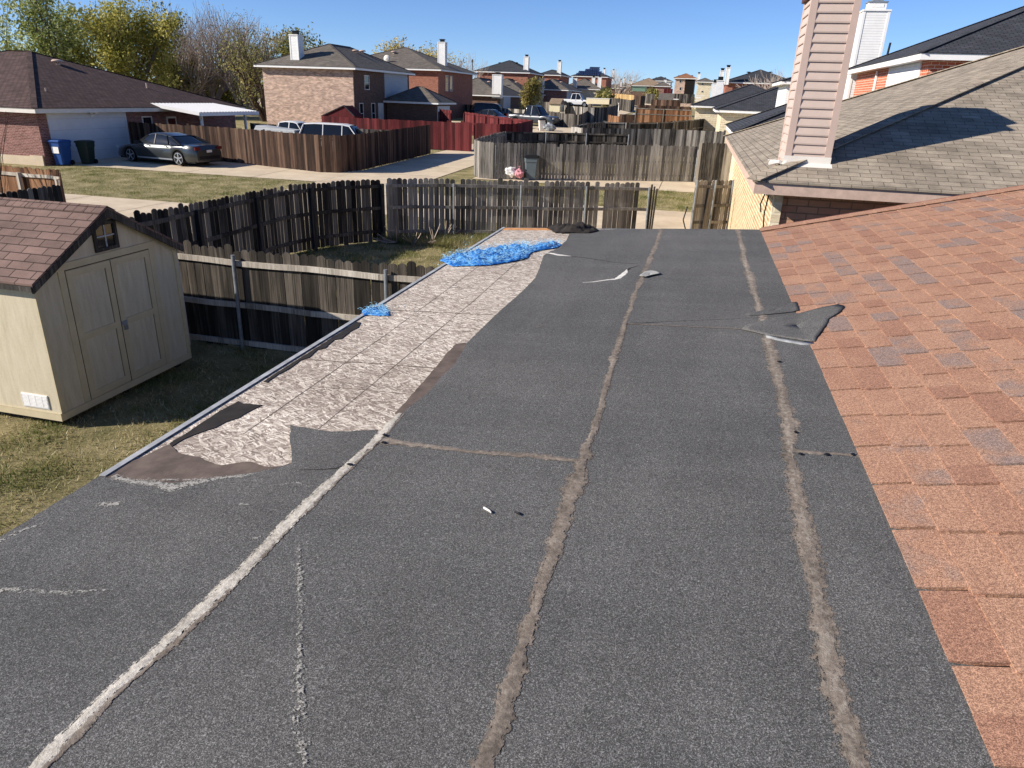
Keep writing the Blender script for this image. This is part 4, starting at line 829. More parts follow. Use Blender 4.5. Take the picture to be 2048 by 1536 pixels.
m = M(); m.box(b[0]-.45, b[0]-.4, 137, 142, 2.2, b[2]-.3); m.build('garage_door', MT['sid_blue'], t)
t, a, b, e = PH('two storey brick house with charcoal roof covered in solar panels', 200, 1142, 1216, 152.5, 12, .38, 'b_red', 'sh_dark', eh=5.8)
m = M(); r = random.Random(5)
for j in range(4):
    for i in range(10):
        x = a[0]+2.0+i*(b[0]-a[0]-4.5)/9+(j-1)*.35; y = 200.3+j*1.5; z = e+.38*(y-200)+.12
        if j > 1 and (i < j or i > 9-j): continue
        m.prism([(x-.48, y, z), (x+.48, y, z), (x+.48, y+1.35, z+.51), (x-.48, y+1.35, z+.51)], (0, 0, .04))
pn = m.build('solar_panels', m_paint('solar_panel_glass', C3('#2c3350'), .15, .2), t); pch(t, 1206, 1211, 139, 152, 203)
t, a, b, e = PH('low gray roofed house with cream brick end below the solar panels', 170, 1120, 1203, 177, 14, .46, 'b_cream', 'sh_gray'); pch(t, 1147, 1154, 157, 178, 169.2); pch(t, 1184, 1190, 156, 167, 173); pch(t, 1196, 1203, 155, 172, 171)
t, a, b, e = PH('small gray roofed house at the far end of the left row with dark front', 240, 1206, 1245, 176, 12, .4, 'b_dark', 'sh_gray'); pch(t, 1225, 1229, 141, 158, 245); pch(t, 1240, 1244, 160, 172, 246)
t, a, b, e = PH('distant gray roofed house with thin white chimney left of the tan roof', 270, 1228, 1262, 172, 12, .4, 'b_dark', 'sh_gray'); pch(t, 1247, 1251, 157, 172, 271); pch(t, 1260, 1264, 163, 176, 271)
t, a, b, e = PH('low house with wide tan roof at the far end of the street', 235, 1258, 1330, 171, 14, .42, 'b_dark', 'sh_tan')
t, a, b, e = PH('distant two storey white house with charcoal roof rising behind the tan roof', 262, 1296, 1344, 161, 12, .35, 'sid_white', 'sh_dark', eh=5.6); pch(t, 1328, 1333, 160, 171, 256)
t, a, b, e = PH('small far gabled house with brick front right of the tan roof', 225, 1308, 1342, 172, 8, .5, 'b_garage', 'sh_gray')
t, a, b, e = PH('two storey tan brick house with rust colored roof in the far centre', 185, 1347, 1394, 156, 12, .4, 'b_buff', 'sh_rust', eh=6.2); pch(t, 1395, 1401, 148, 166, 184)
m = M(); p = VY(1371, 158, 184.9); q = VY(1386, 190, 184.9); m.box(p[0], q[0], 185.35, 185.5, q[2], p[2]); m.build('recess_shade', MT['dark'], t)  # dark panel painted in for the shade inside a recess
for px in (1358,):
    for (ya_, yb_) in ((160, 166), (174, 181)):
        p = VY(px, yb_, 185.4); q = VY(px+6, ya_, 185.4); window(t, '-y', p[0], q[0], p[2], q[2], 185.45, 'w_trim', 0)
t, a, b, e = PH('two storey cream brick house with gray roof right of the rust roofed house', 165, 1391, 1428, 163, 11, .4, 'b_cream', 'sh_gray', eh=6)
for (px, ya_, yb_) in ((1403, 166, 171), (1402, 181, 185), (1422, 178, 183)):
    p = VY(px, yb_, 165.3); q = VY(px+5, ya_, 165.3); window(t, '-y', p[0], q[0], p[2], q[2], 165.45, 'w_trim', 0)
t, a, b, e = PH('red brick house with charcoal roof and two tall white chimneys on the right row', 112, 1446, 1600, 165, 12, .36, 'b_red', 'sh_dark', eh=5); pch(t, 1441, 1449, 142, 158, 116); pch(t, 1453, 1461, 136, 160, 111)
for q, (pa, pb, pt, pb2, yy_) in enumerate(((1425, 1438, 167, 190, 92), (1434, 1448, 162, 192, 86))):
    t = thing('siding_chimney', ('shorter white siding chimney rising behind the charcoal roof', 'taller white siding chimney with dark cap rising in front of the shorter one')[q], 'chimney', VY((pa+pb)/2, pb2, yy_))
    a = VY(pa, pt, yy_); b = VY(pb, pt, yy_); m = M(); m.box(a[0], b[0], yy_, yy_+.8, terr(0, yy_), a[2]); m.build('stack', MT['sid_white'], t)
    m = M(); m.box(a[0]-.05, b[0]+.05, yy_-.05, yy_+.85, a[2], a[2]+.08); m.build('trim', MT['w_white'], t); m = M(); m.box(a[0]+.1, b[0]-.1, yy_+.1, yy_+.7, a[2]+.08, a[2]+.45); m.build('flue_cap', MT['black'], t)
# right row
n3 = bhouse('cream brick house with broad charcoal hip roof beyond the dark picket fence', 1.25, 15, 55.4, 70, 3.52, .38, 'b_cream', 'sh_dark', 'w_white', .45, vents=((5.6, 57.4),), zg=.55)
n3b = bhouse('rear part of cream brick house with charcoal roof and lower shaded wall', -.75, 9, 72.2, 84, 3.70, .38, 'b_cream', 'sh_dark', 'w_white', .45, zg=.9)
n2 = thing('brick_house', 'two storey orange brick and white siding house with charcoal roof behind the gray brown roof', 'house', (10, 36, .2))
m = M(); m.box(7.42, 20, 29.65, 42.6, 0, 5.75); m.build('wall', MT['b_orange'], n2)
m = M(); m.box(7.38, 7.415, 30.6, 35.3, 0, 5.7); m.build('siding', MT['sid_white'], n2); m = M(); m.box(8.6, 13.2, 29.6, 29.645, 0, 5.7); m.build('siding', MT['sid_blue'], n2)
m = M(); m.box(7.36, 7.46, 35.3, 35.42, 0, 5.7); m.box(7.33, 7.4, 37.6, 37.75, 2.9, 5.6); m.build('downspout', MT['w_white'], n2)
hip_roof(n2, 7.42, 19.5, 29.65, 42.6, 5.87, .42, MT['sh_dark'], MT['w_white'], .45, .2, None, .03, ((12.0, 32.6),))
for p in ((8.3, 41.0), (13.6, 31.0)):
    m = M(); zz = 5.9+.42*min(p[0]-6.97, p[1]-29.2, 43.05-p[1]); m.tube((p[0], p[1], zz-.1), (p[0]+.03, p[1], zz+.55), .05, .05, 8); m.build('vent_pipe', MT['black'], n2)
a = VY(1728, 22, 43.2); b = VY(1781, 22, 43.2); c = chimney(n2, a[0], b[0], 43.2, 44.2, 3, a[2], cap=False)
m = M(); cx = (a[0]+b[0])/2; m.box(cx-.42, cx+.42, 43.35, 44.05, a[2]+.08, a[2]+.42); m.box(cx-.3, cx+.3, 43.33, 43.35, a[2]+.2, a[2]+.33); m.build('chimney_collar', MT['w_white'], c)
m = M(); m.box(cx-.48, cx+.48, 43.3, 44.1, a[2]+.42, a[2]+.46); m.box(cx-.25, cx+.25, 43.4, 44.0, a[2]+.46, a[2]+.6); m.build('flue_cap', MT['metal'], c)
w2 = thing('garage_wing', 'low charcoal roofed wing with white fascia peeking past the gray brown roof', 'garage', (4, 34, .1))
m = M(); m.box(1.65, 7.3, 29.8, 38.6, 0, 2.92); m.build('wall', MT['b_cream'], w2); hip_roof(w2, 1.65, 7.3, 29.8, 38.6, 3.04, .42, MT['sh_dark'], MT['w_white'], .45)
a = VY(1562, 160, 48); n4 = bhouse('white sided two storey house just left of the tan chimney', a[0]+.4, a[0]+9, 48, 53.5, a[2]-.15, .3, 'sid_white', 'sh_dark', 'w_white', .4, zg=.4)
# ------------------------------------------------------------------ fences and sheds in the middle distance
def PF(pxs, h=1.78): return [G(x, y, h)[:2] for x, y in pxs]
def pfence(label, pxs, h=1.78, mat='f_grayd', **k):
    k.setdefault('top', 'flat'); k.setdefault('gap', 0.0); k.setdefault('pw', .2); k.setdefault('posts', 2.6); k.setdefault('rails', 0); return fence(label, PF(pxs, h), h, mat, **k)
pfence('long red painted fence running in front of the buff two storey house', [(643, 232), (760, 238), (860, 242), (944, 246)], 1.83, 'f_red', seed=20, rails=0)
pfence('red fence side curving away along the alley', [(948, 246), (1000, 248.5), (1035, 247), (1066, 240)], 1.83, 'f_red', seed=21, rails=0)
pfence('far red fence with posts facing the yard behind the alley fence', [(930, 224), (975, 230), (1030, 237), (1064, 240)], 1.83, 'f_red', seed=22, rails=1, side=1, rail_h=(.3, 1.0, 1.7), railmat='f_red', postmat='f_red')
pfence('short red gate panel by the dark garage wing', [(879, 218), (903, 221)], 1.83, 'f_red', seed=23, rails=1, posts=2, side=1, railmat='f_red', postmat='f_red')
t = thing('shed_gable', 'dark red gable of a small outbuilding rising over the red fence', 'shed', (-31, 60, .6)); m = M()
P = [VY(643, 232, 58.5), VY(688, 211, 58.5), VY(709, 232, 58.5)]; m.prism([(P[0][0], 58.5, .6), P[0], P[1], P[2], (P[2][0], 58.5, .6)], (0, 1.6, 0)); m.build('gable', MT['f_red'], t)
m = M(); m.bar(P[0], P[1], .2, .07); m.bar(P[1], P[2], .2, .07); m.build('roof_edge', MT['sh_dark'], t)
pfence('dark picket fence closing the yard of the cream brick house, seen from its front', [(1143, 254), (1165, 256), (1230, 257), (1300, 258), (1370, 260), (1452, 263)], 1.75, 'f_gray', seed=24, pw=.15)
pfence('dark fence with posts and diagonal gate brace behind the long dark picket fence', [(1143, 253), (1170, 247), (1205, 244), (1255, 245.5), (1320, 245), (1380, 240), (1434, 235)], 1.75, 'f_grayd', seed=25, rails=1, side=1, posts=3.2, rail_h=(.4, 1.0, 1.7), railmat='f_gray', postmat='f_gray')
pfence('brownish gray fence below the cream trailer', [(1105, 208), (1135, 211), (1165, 214), (1189, 215)], 1.78, 'f_gray', seed=28)
pfence('dark curving fence right of the cream trailer', [(1189, 215), (1215, 214), (1232, 211), (1237, 207.5)], 1.78, 'f_grayd', seed=29)
def yfence(label, pts, h, mat, seed=0, **k):
    """pts (px, py of the top edge, distance y)"""
    P = [VY(a, b, y) for a, b, y in pts]; z = np.mean([p[2]-h-terr(p[0], p[1]) for p in P]); k.setdefault('rails', 0); return fence(label, [p[:2] for p in P], h, mat, top='flat', gap=0, pw=.25, seed=seed, zoff=z, **k)
yfence('gray fence behind the parked gray truck', [(985, 213.5, 89), (1040, 218.5, 87), (1098, 224.5, 85)], 1.78, 'f_gray', 26)
yfence('dark fence curving away right of the gray truck', [(1099, 225, 85), (1110, 227, 82), (1130, 227.5, 80), (1158, 227, 79), (1166, 224.5, 82), (1172, 222, 88), (1178, 218, 100)], 1.85, 'f_grayd', 27)
yfence('dark fence with a tall pole below the new tan fence', [(1215, 193.5, 150), (1245, 198, 140), (1262, 202, 132), (1270, 198, 142)], 1.9, 'f_grayd', 30)
yfence('new tan colored fence stretch in the far middle', [(1222, 186, 175), (1245, 188, 168), (1268, 191.5, 158)], 1.7, 'f_tan', 31)
yfence('dull tan fence end curving left of the gray shed', [(1268, 191.5, 158), (1282, 192.5, 150), (1291, 190, 160)], 1.9, 'f_brown', 32)
yfence('short orange cedar fence box beside the alley', [(1216.5, 231, 88), (1239, 232, 84)], 1.3, 'f_orange', 33)
yfence('low brown fence trailing right from the orange box', [(1239, 231, 84), (1262, 228, 84), (1273, 227.5, 84)], 1.3, 'f_brown', 34)
yfence('long shadowed brown fence with pale top rail before the charcoal roof', [(1275, 212, 96), (1320, 210.5, 96), (1384, 212, 96)], 1.5, 'f_brown', 35)
yfence('orange cedar fence ending at the cream brick wall', [(1272, 219, 84), (1330, 218, 84), (1385, 216.5, 84)], 1.9, 'f_orange', 36, rails=1, side=1, posts=4, rail_h=(1.3, 1.85), railmat='f_gray', postmat='f_gray')
yfence('dark fence piece left of the far gray shed', [(1291, 187, 165), (1310, 188, 160)], 2.0, 'f_grayd', 37); yfence('brown fence below the far gray shed', [(1303, 200.5, 120), (1345, 201, 118), (1362, 199, 118)], 1.3, 'f_brown', 38)
yfence('gray fence right of the far gray shed by the white posts', [(1347, 189, 140), (1390, 187, 140)], 1.6, 'f_grayd', 39)
yfence('dark red fence between the far gabled house and the tan brick house', [(1328, 178, 200), (1346, 177, 200)], 2.4, 'f_red', 40)
yfence('gray fence in front of the dark shaded houses on the left row', [(925, 206, 92), (985, 214, 90)], 1.8, 'f_grayd', 41)
yfence('dark fence stretch below the low brick houses of the left row', [(1085, 203, 112), (1120, 206, 110), (1150, 204, 120), (1185, 206, 116)], 1.8, 'f_grayd', 42)
def shed(label, pa, pb, pt, pbm, y, d, wall, roof, pr=None):
    a = VY(pa, pt, y); b = VY(pb, pbm, y); t = thing('outbuilding', label, 'shed', (a[0], y, b[2])); m = M(); m.box(a[0], b[0], y, y+d, b[2], a[2]); m.build('walls', MT[wall], t)
    h = (VY(pa, pr, y+d/2)[2]-a[2]) if pr else .1
    m = M(); m.prism([(a[0]-.1, y-.15, a[2]), (a[0]-.1, y+d/2, a[2]+h), (a[0]-.1, y+d+.15, a[2]), (a[0]-.1, y+d+.15, a[2]-.05), (a[0]-.1, y-.15, a[2]-.05)], (b[0]-a[0]+.2, 0, 0)); m.build('roof', MT[roof], t)
    return t
MT['green'] = plain('green_metal', C3('#6f8a76'), .6, 0, .1, 2); MT['cream_w'] = plain('cream_panel', C3('#ded3b0'), .7, 0, .05, 2)
shed('far green metal shed under the tan roofed house', 1265, 1290, 173.5, 183, 170, 4, 'green', 'green')
shed('gray roofed low shed with pale wall in the far middle', 1317, 1346, 199, 203, 122, 4, 'w_beige', 'sh_gray', 186)
shed('cream sided shed behind the dark curved fence', 1099, 1119, 207, 224, 92, 3, 'cream_w', 'sh_tan', 196)
tr = thing('cream_trailer', 'cream box trailer standing above the brownish gray fence', 'trailer', VY(1196, 206, 108)); a = VY(1173, 195.5, 108); b = VY(1218, 209, 108)
m = M(); m.box(a[0], b[0], 108, 110.3, b[2], a[2]); m.build('box', MT['cream_w'], tr); m = M(); m.box(b[0], b[0]+.05, 108.05, 110.25, b[2]+.05, a[2]-.05); m.build('rear_door', MT['dark'], tr)
m = M(); m.box(a[0]-.02, b[0]+.06, 107.96, 107.995, a[2]-.08, a[2]); m.build('top_rail', MT['w_white'], tr)
for k, (px, py, y, hh) in enumerate(((1186, 235, 100, 1.0), (1237, 223, 125, 1.2), (1294, 205, 170, 1.4))):
    p = VY(px, py, y); t = thing('marker_post', ('white post standing at the foot of the dark trailer fence', 'white post beside the alley left of the orange fence box', 'far white post beside the alley below the tan fence')[k], 'post', p); m = M(); m.tube(p, (p[0], p[1], p[2]+hh), .12, .1, 8); m.lathe((p[0], p[1], p[2]+hh), [(.16, 0), (.16, .08), (.03, .14)], 'z', 10); m.build('post', MT['w_white'], t)
for k, (px, pt, pb_, y) in enumerate(((1238.5, 195, 222, 118), (1371, 190, 206, 110), (945, 118, 140, 120))):
    p = VY(px, pb_, y); q = VY(px, pt, y); t = thing('utility_pole', ('thin dark pole standing at the dark fence below the tan fence', 'thin pole above the long shadowed brown fence', 'thin pole with a small box beside the red brick chimney house')[k], 'pole', p); m = M(); m.tube(p, q, .07, .06, 8); m.box(q[0]-.12, q[0]+.12, q[1]-.1, q[1]+.1, q[2]-.5, q[2]-.1); m.build('pole', MT['f_grayd'], t)
# clutter right of the far gray shed
for k, (pa, pb, pt, pb2, y, lab) in enumerate(((1347, 1357, 197.5, 199.5, 118, 'short white board leaning right of the far gray shed'), (1391, 1409, 190.5, 192.5, 100, 'upper white fascia strip at the low charcoal roof edge'), (1390, 1402, 194, 197, 98, 'middle white fascia strip at the low charcoal roof edge'), (1389, 1398, 200, 201.5, 96, 'lowest white fascia strip at the low charcoal roof edge'))):
    a = VY(pa, pt, y); b = VY(pb, pb2, y); t = thing('white_board', lab, 'board', a); m = M(); m.box(a[0], b[0], y, y+.1, b[2], a[2]); m.box(a[0], b[0], y+.1, y+.6, b[2], b[2]+.05); m.build('board', MT['w_white'], t)
# ------------------------------------------------------------------ vehicles
MT['hub'] = plain('dark_hub', C3('#2a2b2d'), .5); MT['lamp_r'] = plain('red_lamp_lens', C3('#5d1515'), .25, 0, .05, 2, .5); MT['lamp_w'] = plain('clear_lamp_lens', C3('#c9cdd0'), .15, .2, .05, 2, .5)
MT['carglass'] = m_glass('vehicle_glass', (.01, .013, .018, 1))
def vehicle(label, cat, name, loc, heading, kind, paint, L=4.9, Wd=1.88, H=1.46, rim=.7, stripe=None, group=None):
    """heading in degrees: direction the nose points, from +X"""
    t = thing(name, label, cat, loc, rad(heading), group); hw = Wd/2; wr = .34 if kind == 'sedan' else .38
    wf, wb = L*.5-L*.185, -L*.5+L*.21
    if kind == 'sedan': top = [(-.5, .78), (-.485, .98), (-.36, 1.03), (-.3, .98), (.12, .95), (.2, .93), (.38, .82), (.47, .70), (.5, .52)]; gh_ = [(-.35, 1.0, .98), (-.2, .93, 1.36), (-.06, .9, H), (.06, .88, H-.02), (.14, .87, 1.3), (.25, .86, .93)]
    elif kind == 'suv' or kind == 'van': top = [(-.5, .85), (-.49, 1.05), (-.3, 1.08), (.2, 1.05), (.25, 1.04), (.42, .95), (.48, .8), (.5, .55)]; gh_ = [(-.495, .95, 1.06), (-.46, .9, H-.05), (-.3, .88, H), (.02, .87, H-.02), (.12, .87, H-.1), (.24, .86, 1.05)]
    else: top = [(-.5, 1.06), (-.49, 1.14), (-.15, 1.15), (-.12, 1.12), (.18, 1.12), (.22, 1.12), (.44, 1.05), (.49, .9), (.5, .6)]; gh_ = [(-.125, .92, 1.12), (-.1, .88, H-.06), (-.02, .86, H), (.08, .86, H-.02), (.13, .86, H-.1), (.235, .86, 1.12)]
    n = 48; rows = []; hb = .22 if kind == 'sedan' else .34
    for i in range(n+1):
        u = -.5+i/n; x = u*L; zt = np.interp(u, [a for a, b in top], [b for a, b in top]); zb = hb
        for w in (wf, wb):
            d = abs(x-w); R_ = wr+.06
            if d < R_: zb = max(zb, wr+math.sqrt(R_*R_-d*d)*.98)
        zb = min(zb, zt-.1); e = abs(u)/.5; k = 1-.16*max(0, (e-.8)/.2)**2; w = hw*k; zm = (zt+zb)/2
        sec = [(w*.90, zb), (w*.985, zb+(zt-zb)*.12), (w, zb+(zt-zb)*.42), (w*.985, zb+(zt-zb)*.70), (w*.955, zb+(zt-zb)*.86), (w*.88, zt-.01), (w*.5, zt+.012), (0, zt+.018)]
        rows.append([(x, y, z) for y, z in sec]+[(x, -y, z) for y, z in sec[::-1][1:]])
    m = M(); m.grid(rows); k = len(rows[0]); m.add(rows[0], [tuple(range(k))]); m.add(rows[-1], [tuple(range(k-1, -1, -1))])
    body = m.build('body', paint, t, True, local=True)
    if hasattr(body.data, 'set_sharp_from_angle'): body.data.set_sharp_from_angle(angle=rad(38))
    m = M(); m.box(-L*.47, L*.47, -hw*.86, hw*.86, hb-.06, hb+.25); m.build('underbody', MT['black'], t, local=True)
    def gsec(u):
        wv = np.interp(u, [a for a, b, c in gh_], [b for a, b, c in gh_]); zv = np.interp(u, [a for a, b, c in gh_], [c for a, b, c in gh_]); zb = np.interp(u, [a for a, b in top], [b for a, b in top]); return hw*wv, zv, zb
    rows = []; us = np.linspace(gh_[0][0], gh_[-1][0], 25)
    for u in us:
        wv, zv, zb = gsec(u); q = max(0, (zv-zb)); inn = min(.22, q*.42); rows.append([(u*L, s*y, z) for s, y, z in ((1, wv, zb-.01), (1, wv-inn*.8, zb+q*.8), (1, wv-inn-.03, zv-.01), (1, wv*.4, zv+.01), (-1, wv*.4, zv+.01), (-1, wv-inn-.03, zv-.01), (-1, wv-inn*.8, zb+q*.8), (-1, wv, zb-.01))])
    m = M(); m.grid(rows); m.build('windows', MT['carglass'], t, True, local=True)
    # roof skin and pillars
    ru = [u for u in us if gsec(u)[1] > H-.13]; m = M(); R2 = []
    for u in ru:
        wv, zv, zb = gsec(u); inn = min(.22, (zv-zb)*.42); R2.append([(u*L, y, z+.012) for y, z in ((wv-inn+.005, zv-.05), (wv-inn-.03, zv), (wv*.4, zv+.02), (-wv*.4, zv+.02), (-wv+inn+.03, zv), (-wv+inn-.005, zv-.05))])
    m.grid(R2); m.build('roof', paint, t, True, local=True)
    pm = paint if kind != 'sedan' else MT['black']
    for s in (1, -1):
        def gp(u, f): wv, zv, zb = gsec(u); q = zv-zb; inn = min(.22, q*.42); return (u*L, s*(wv-inn*f+.008), zb+q*f*.97)
        pl_ = [(gh_[-1][0]-.005, ru[-1], .0, .05, .05), (gh_[0][0]+.005, ru[0], .0, .06, .06)]+[(uu, uu, .02, .05, .03) for uu in ((0.0,) if kind == 'sedan' else ((.03,) if kind == 'pickup' else (.03, -.2)))]
        if kind == 'sedan': pl_.append((-.19, -.15, .05, .09, .03))
        for ua, ub, f0, w_, h_ in pl_: m = M(); m.bar(gp(ua, f0), gp(ub, 1), w_, h_); m.build('pillar', pm, t, local=True)
    if kind == 'pickup':
        m = M(); m.box(-L*.485, -L*.135, -hw*.80, hw*.80, 1.15, 1.185); m.build('bed', MT['dark'], t, local=True)
    for (x, s) in ((wf, 1), (wf, -1), (wb, 1), (wb, -1)):
        m = M(); m.lathe((x, s*(hw-.13), wr), [(wr*.62, -.11), (wr*.97, -.10), (wr, -.06), (wr, .06), (wr*.97, .10), (wr*.66, .115)], 'y', 28); w = m.build('wheel', MT['rubber'], t, True, local=True)
        m = M(); o = s*.105; m.lathe((x, s*(hw-.13)+o-.005*s, wr), [(wr*rim, -.012), (wr*rim, .012), (wr*(rim-.06), .014), (wr*(rim-.06), -.012)], 'y', 28)
        for k in range(5):
            a = 2*math.pi*k/5+.3; c = Vector((x+math.cos(a)*wr*rim*.5, s*(hw-.13)+o, wr+math.sin(a)*wr*rim*.5)); m.obox(c, (math.cos(a), 0, math.sin(a)), (-math.sin(a), 0, math.cos(a)), (0, 1, 0), wr*rim*.48, wr*.085, .012)
        m.lathe((x, s*(hw-.13)+o, wr), [(wr*.14, -.015), (wr*.14, .02)], 'y', 12); rm = m.build('rim', MT['chrome'], w); rm.matrix_parent_inverse = Matrix.Identity(4)
        rm.data.transform(Matrix.Translation((wloc(w)[0], wloc(w)[1], wloc(w)[2])))
    for s in (1, -1):
        m = M(); m.obox((L*.492, s*hw*.72, .68 if kind == 'sedan' else .85), (1, 0, 0), (0, 1, 0), (0, 0, 1), .03, .16, .08); m.build('headlight', MT['lamp_w'], t, local=True)
        m = M(); zz = .86 if kind == 'sedan' else .95; m.obox((-L*.492, s*hw*.74, zz), (1, 0, 0), (0, 1, 0), (0, 0, 1), .035, .17, .07 if kind == 'sedan' else .16); m.build('tail_light', MT['lamp_r'], t, local=True)
        m = M(); m.obox((L*.19, s*(hw+.08), 1.02 if kind == 'sedan' else 1.2), (1, 0, 0), (0, 1, 0), (0, 0, 1), .06, .1, .06); m.build('mirror', paint, t, local=True)
        for xx in (.06, -.16) if kind != 'pickup' else (.02,):
            m = M(); m.obox((L*xx, s*(hw+.002), .9 if kind == 'sedan' else 1.02), (1, 0, 0), (0, 1, 0), (0, 0, 1), .08, .02, .016); m.build('door_handle', paint, t, local=True)
    m = M(); m.obox((-L*.502, 0, .72), (1, 0, 0), (0, 1, 0), (0, 0, 1), .01, .17, .06); m.build('licence_plate', MT['w_trim'], t, local=True)
    m = M(); m.obox((-L*.497, 0, .42), (1, 0, 0), (0, 1, 0), (0, 0, 1), .02, hw*.7, .08); m.build('rear_bumper', MT['black'] if kind == 'sedan' else MT['chrome'], t, local=True)
    if kind == 'sedan':
        m = M()
        for s in (1, -1): m.obox((0, s*(hw*.985), .28), (1, 0, 0), (0, 1, 0), (0, 0, 1), L*.22, .02, .03)
        m.build('sill_trim', MT['chrome'], t, local=True)
    return t
P_gray = m_paint('dark_gray_metallic', C3('#3c4042'), .3, .5); P_white = m_paint('white_vehicle_paint', C3('#dcdcda'), .3, 0); P_red = m_paint('faded_red_paint', C3('#a05a55'), .4, 0)
P_truck = m_paint('slate_gray_paint', C3('#3f444a'), .3, .3); P_black = m_paint('black_vehicle_paint', C3('#1d2026'), .25, .2); P_silver = m_paint('silver_paint', C3('#9a9ea2'), .3, .4)
c0 = np.array(G(268, 324)); c1 = np.array(G(392, 339)); ang = math.degrees(math.atan2(33.0-32.2, -29.6+24.2)); 
vehicle('dark gray sedan parked half in shade in front of the white garage door', 'car', 'parked_car', (-26.75, 33.0, terr(0, 33)+.03), 171.5, 'sedan', P_gray, 5.45, 1.95, 1.47, .82)
def front(px, py, off): return G(px, py, off)
vehicle('white pickup with dark cab windows parked behind the dark brown fence', 'pickup truck', 'pickup_truck', (-20.6, 40.6, terr(0, 40)), 8, 'suv', P_white, 5.0, 1.95, 1.86, .62)
vehicle('faded red and white pickup parked left of the white pickup', 'pickup truck', 'pickup_truck', (-24.4, 41.4, terr(0, 41)), -2, 'pickup', P_white, 5.3, 1.9, 1.82, .62)
vehicle('slate gray pickup parked by the alley behind the red fence', 'pickup truck', 'pickup_truck', (-17.9, 80.2, terr(0, 81)), -18, 'pickup', P_truck, 5.9, 2.05, 2.05, .62)
vehicle('black suv in the shade behind the far red fence', 'suv', 'parked_car', (-24.6, 88.0, terr(0, 88)), 0, 'suv', P_black, 5.2, 2.0, 1.9, .6)
vehicle('silver van parked beyond the patio cover beside the bare trees', 'van', 'parked_car', (-58.5, 87.5, terr(0, 87)), -30, 'van', P_silver, 5.0, 2.0, 1.95, .6)
p = VY(1152, 204, 118); vehicle('small white truck cab showing above the fence left of the cream trailer', 'truck', 'pickup_truck', (p[0], 118, p[2]-.75), -5, 'pickup', P_white, 5.2, 2.0, 2.0, .6)
p = VY(1296, 240, 98); vehicle('white suv roof showing above the dark fence with posts', 'suv', 'parked_car', (p[0], 98, p[2]-1.15), 8, 'suv', P_white, 4.6, 1.9, 1.85, .6)
p = VY(1010, 236, 80); vehicle('low dark car partly hidden by the red fence beside the slate gray pickup', 'car', 'parked_car', (-22.8, 80.5, terr(0, 80)), -12, 'sedan', P_truck, 4.8, 1.9, 1.5, .6)
# board leaning in the yard of the pickups
t = thing('truck_cap', 'gray glass sided truck bed cap standing behind the brown fence', 'truck cap', (-25.3, 40.4, 1.0)); p0 = VZ(569, 256, 1.7)
m = M(); a = (-25.6, 39.2); m.prism([(a[0]-.6, a[1], .9), (a[0]+2.6, a[1], .9), (a[0]+2.5, a[1]+.1, 1.72), (a[0], a[1]+.1, 1.9)], (0, .9, 0)); m.build('shell', MT['sid_blue'], t)
# ------------------------------------------------------------------ bins and bags
def bin_(label, loc, rot, col, lid, w=.62, d=.7, h=1.05, name='wheelie_bin', group=None):
    t = thing(name, label, 'bin', loc, rad(rot), group); m = M(); r0, r1 = .74, 1.0; rows = []
    for z, k in ((.05, .74), (.5, .86), (h*.8, .94), (h*.81, 1.0), (h, 1.02)):
        a, b = w/2*k, d/2*k; c = .06; rows.append([(x, y, z) for x, y in ((-a+c, -b), (a-c, -b), (a, -b+c), (a, b-c), (a-c, b), (-a+c, b), (-a, b-c), (-a, -b+c))])
    m.grid(rows, .5, True); m.add(rows[0], [tuple(range(7, -1, -1))]); m.build('body', col, t, local=True)
    m = M(); rows = []
    for z, k in ((h, 1.08), (h+.04, 1.09), (h+.09, .95), (h+.11, .6)): rows.append([(x*w/2*k, y*d/2*k-.02, z) for x, y in ((-1, -.9), (-.9, -1), (.9, -1), (1, -.9), (1, .9), (.9, 1), (-.9, 1), (-1, .9))])
    m.grid(rows, .5, True); m.add(rows[-1], [tuple(range(8))]); m.build('lid', lid, t, local=True)
    m = M(); m.tube((-w*.4, d*.55, h-.03), (w*.4, d*.55, h-.03), .018, .018, 8); m.build('handle', lid, t, local=True)
    for s in (1, -1): m = M(); m.lathe((s*w*.40, d*.36, .13), [(.12, -.035), (.13, 0), (.12, .035)], 'x', 16); m.build('wheel', MT['rubber'], t, local=True)
    return t
B_blue = plain('blue_plastic', C3('#234a86'), .45, 0, .08, 3); B_blk = plain('dark_green_plastic', C3('#22302b'), .5, 0, .08, 3); B_gray = plain('gray_plastic', C3('#5d676b'), .5, 0, .08, 3)
t = bin_('blue recycling bin with white label standing by the garage corner', (-30.3, 29.75, .1), 0, B_blue, B_blue, .66, .74, 1.1)
def pl(x0, x1, z0, z1, y, mat, nm):
    m = M(); m.box(x0, x1, y, y+.008, z0, z1); return m.build(nm, mat, t, local=True)
lb = pl(-.2, .2, .58, .94, -.36, MT['w_white'], 'label')
m = M()
for x0, x1, z0, z1 in ((-.13, -.05, .80, .83), (-.13, -.10, .72, .83), (-.02, .06, .80, .83), (.03, .06, .72, .83), (-.15, .14, .66, .68), (-.05, .05, .86, .88)): m.box(x0, x1, -.366, -.360, z0, z1)
m.build('recycling_mark', B_blue, lb)
bin_('dark green wheelie bin standing between the blue bin and garage door', (-29.75, 30.7, .1), 8, B_blk, B_blk, .6, .7, 1.05)
bin_('gray wheelie bin with black lid in front of the long picket fence', (-7.85, 35.2, terr(0, 35)), 8, B_gray, MT['black'], .66, .72, 1.08)
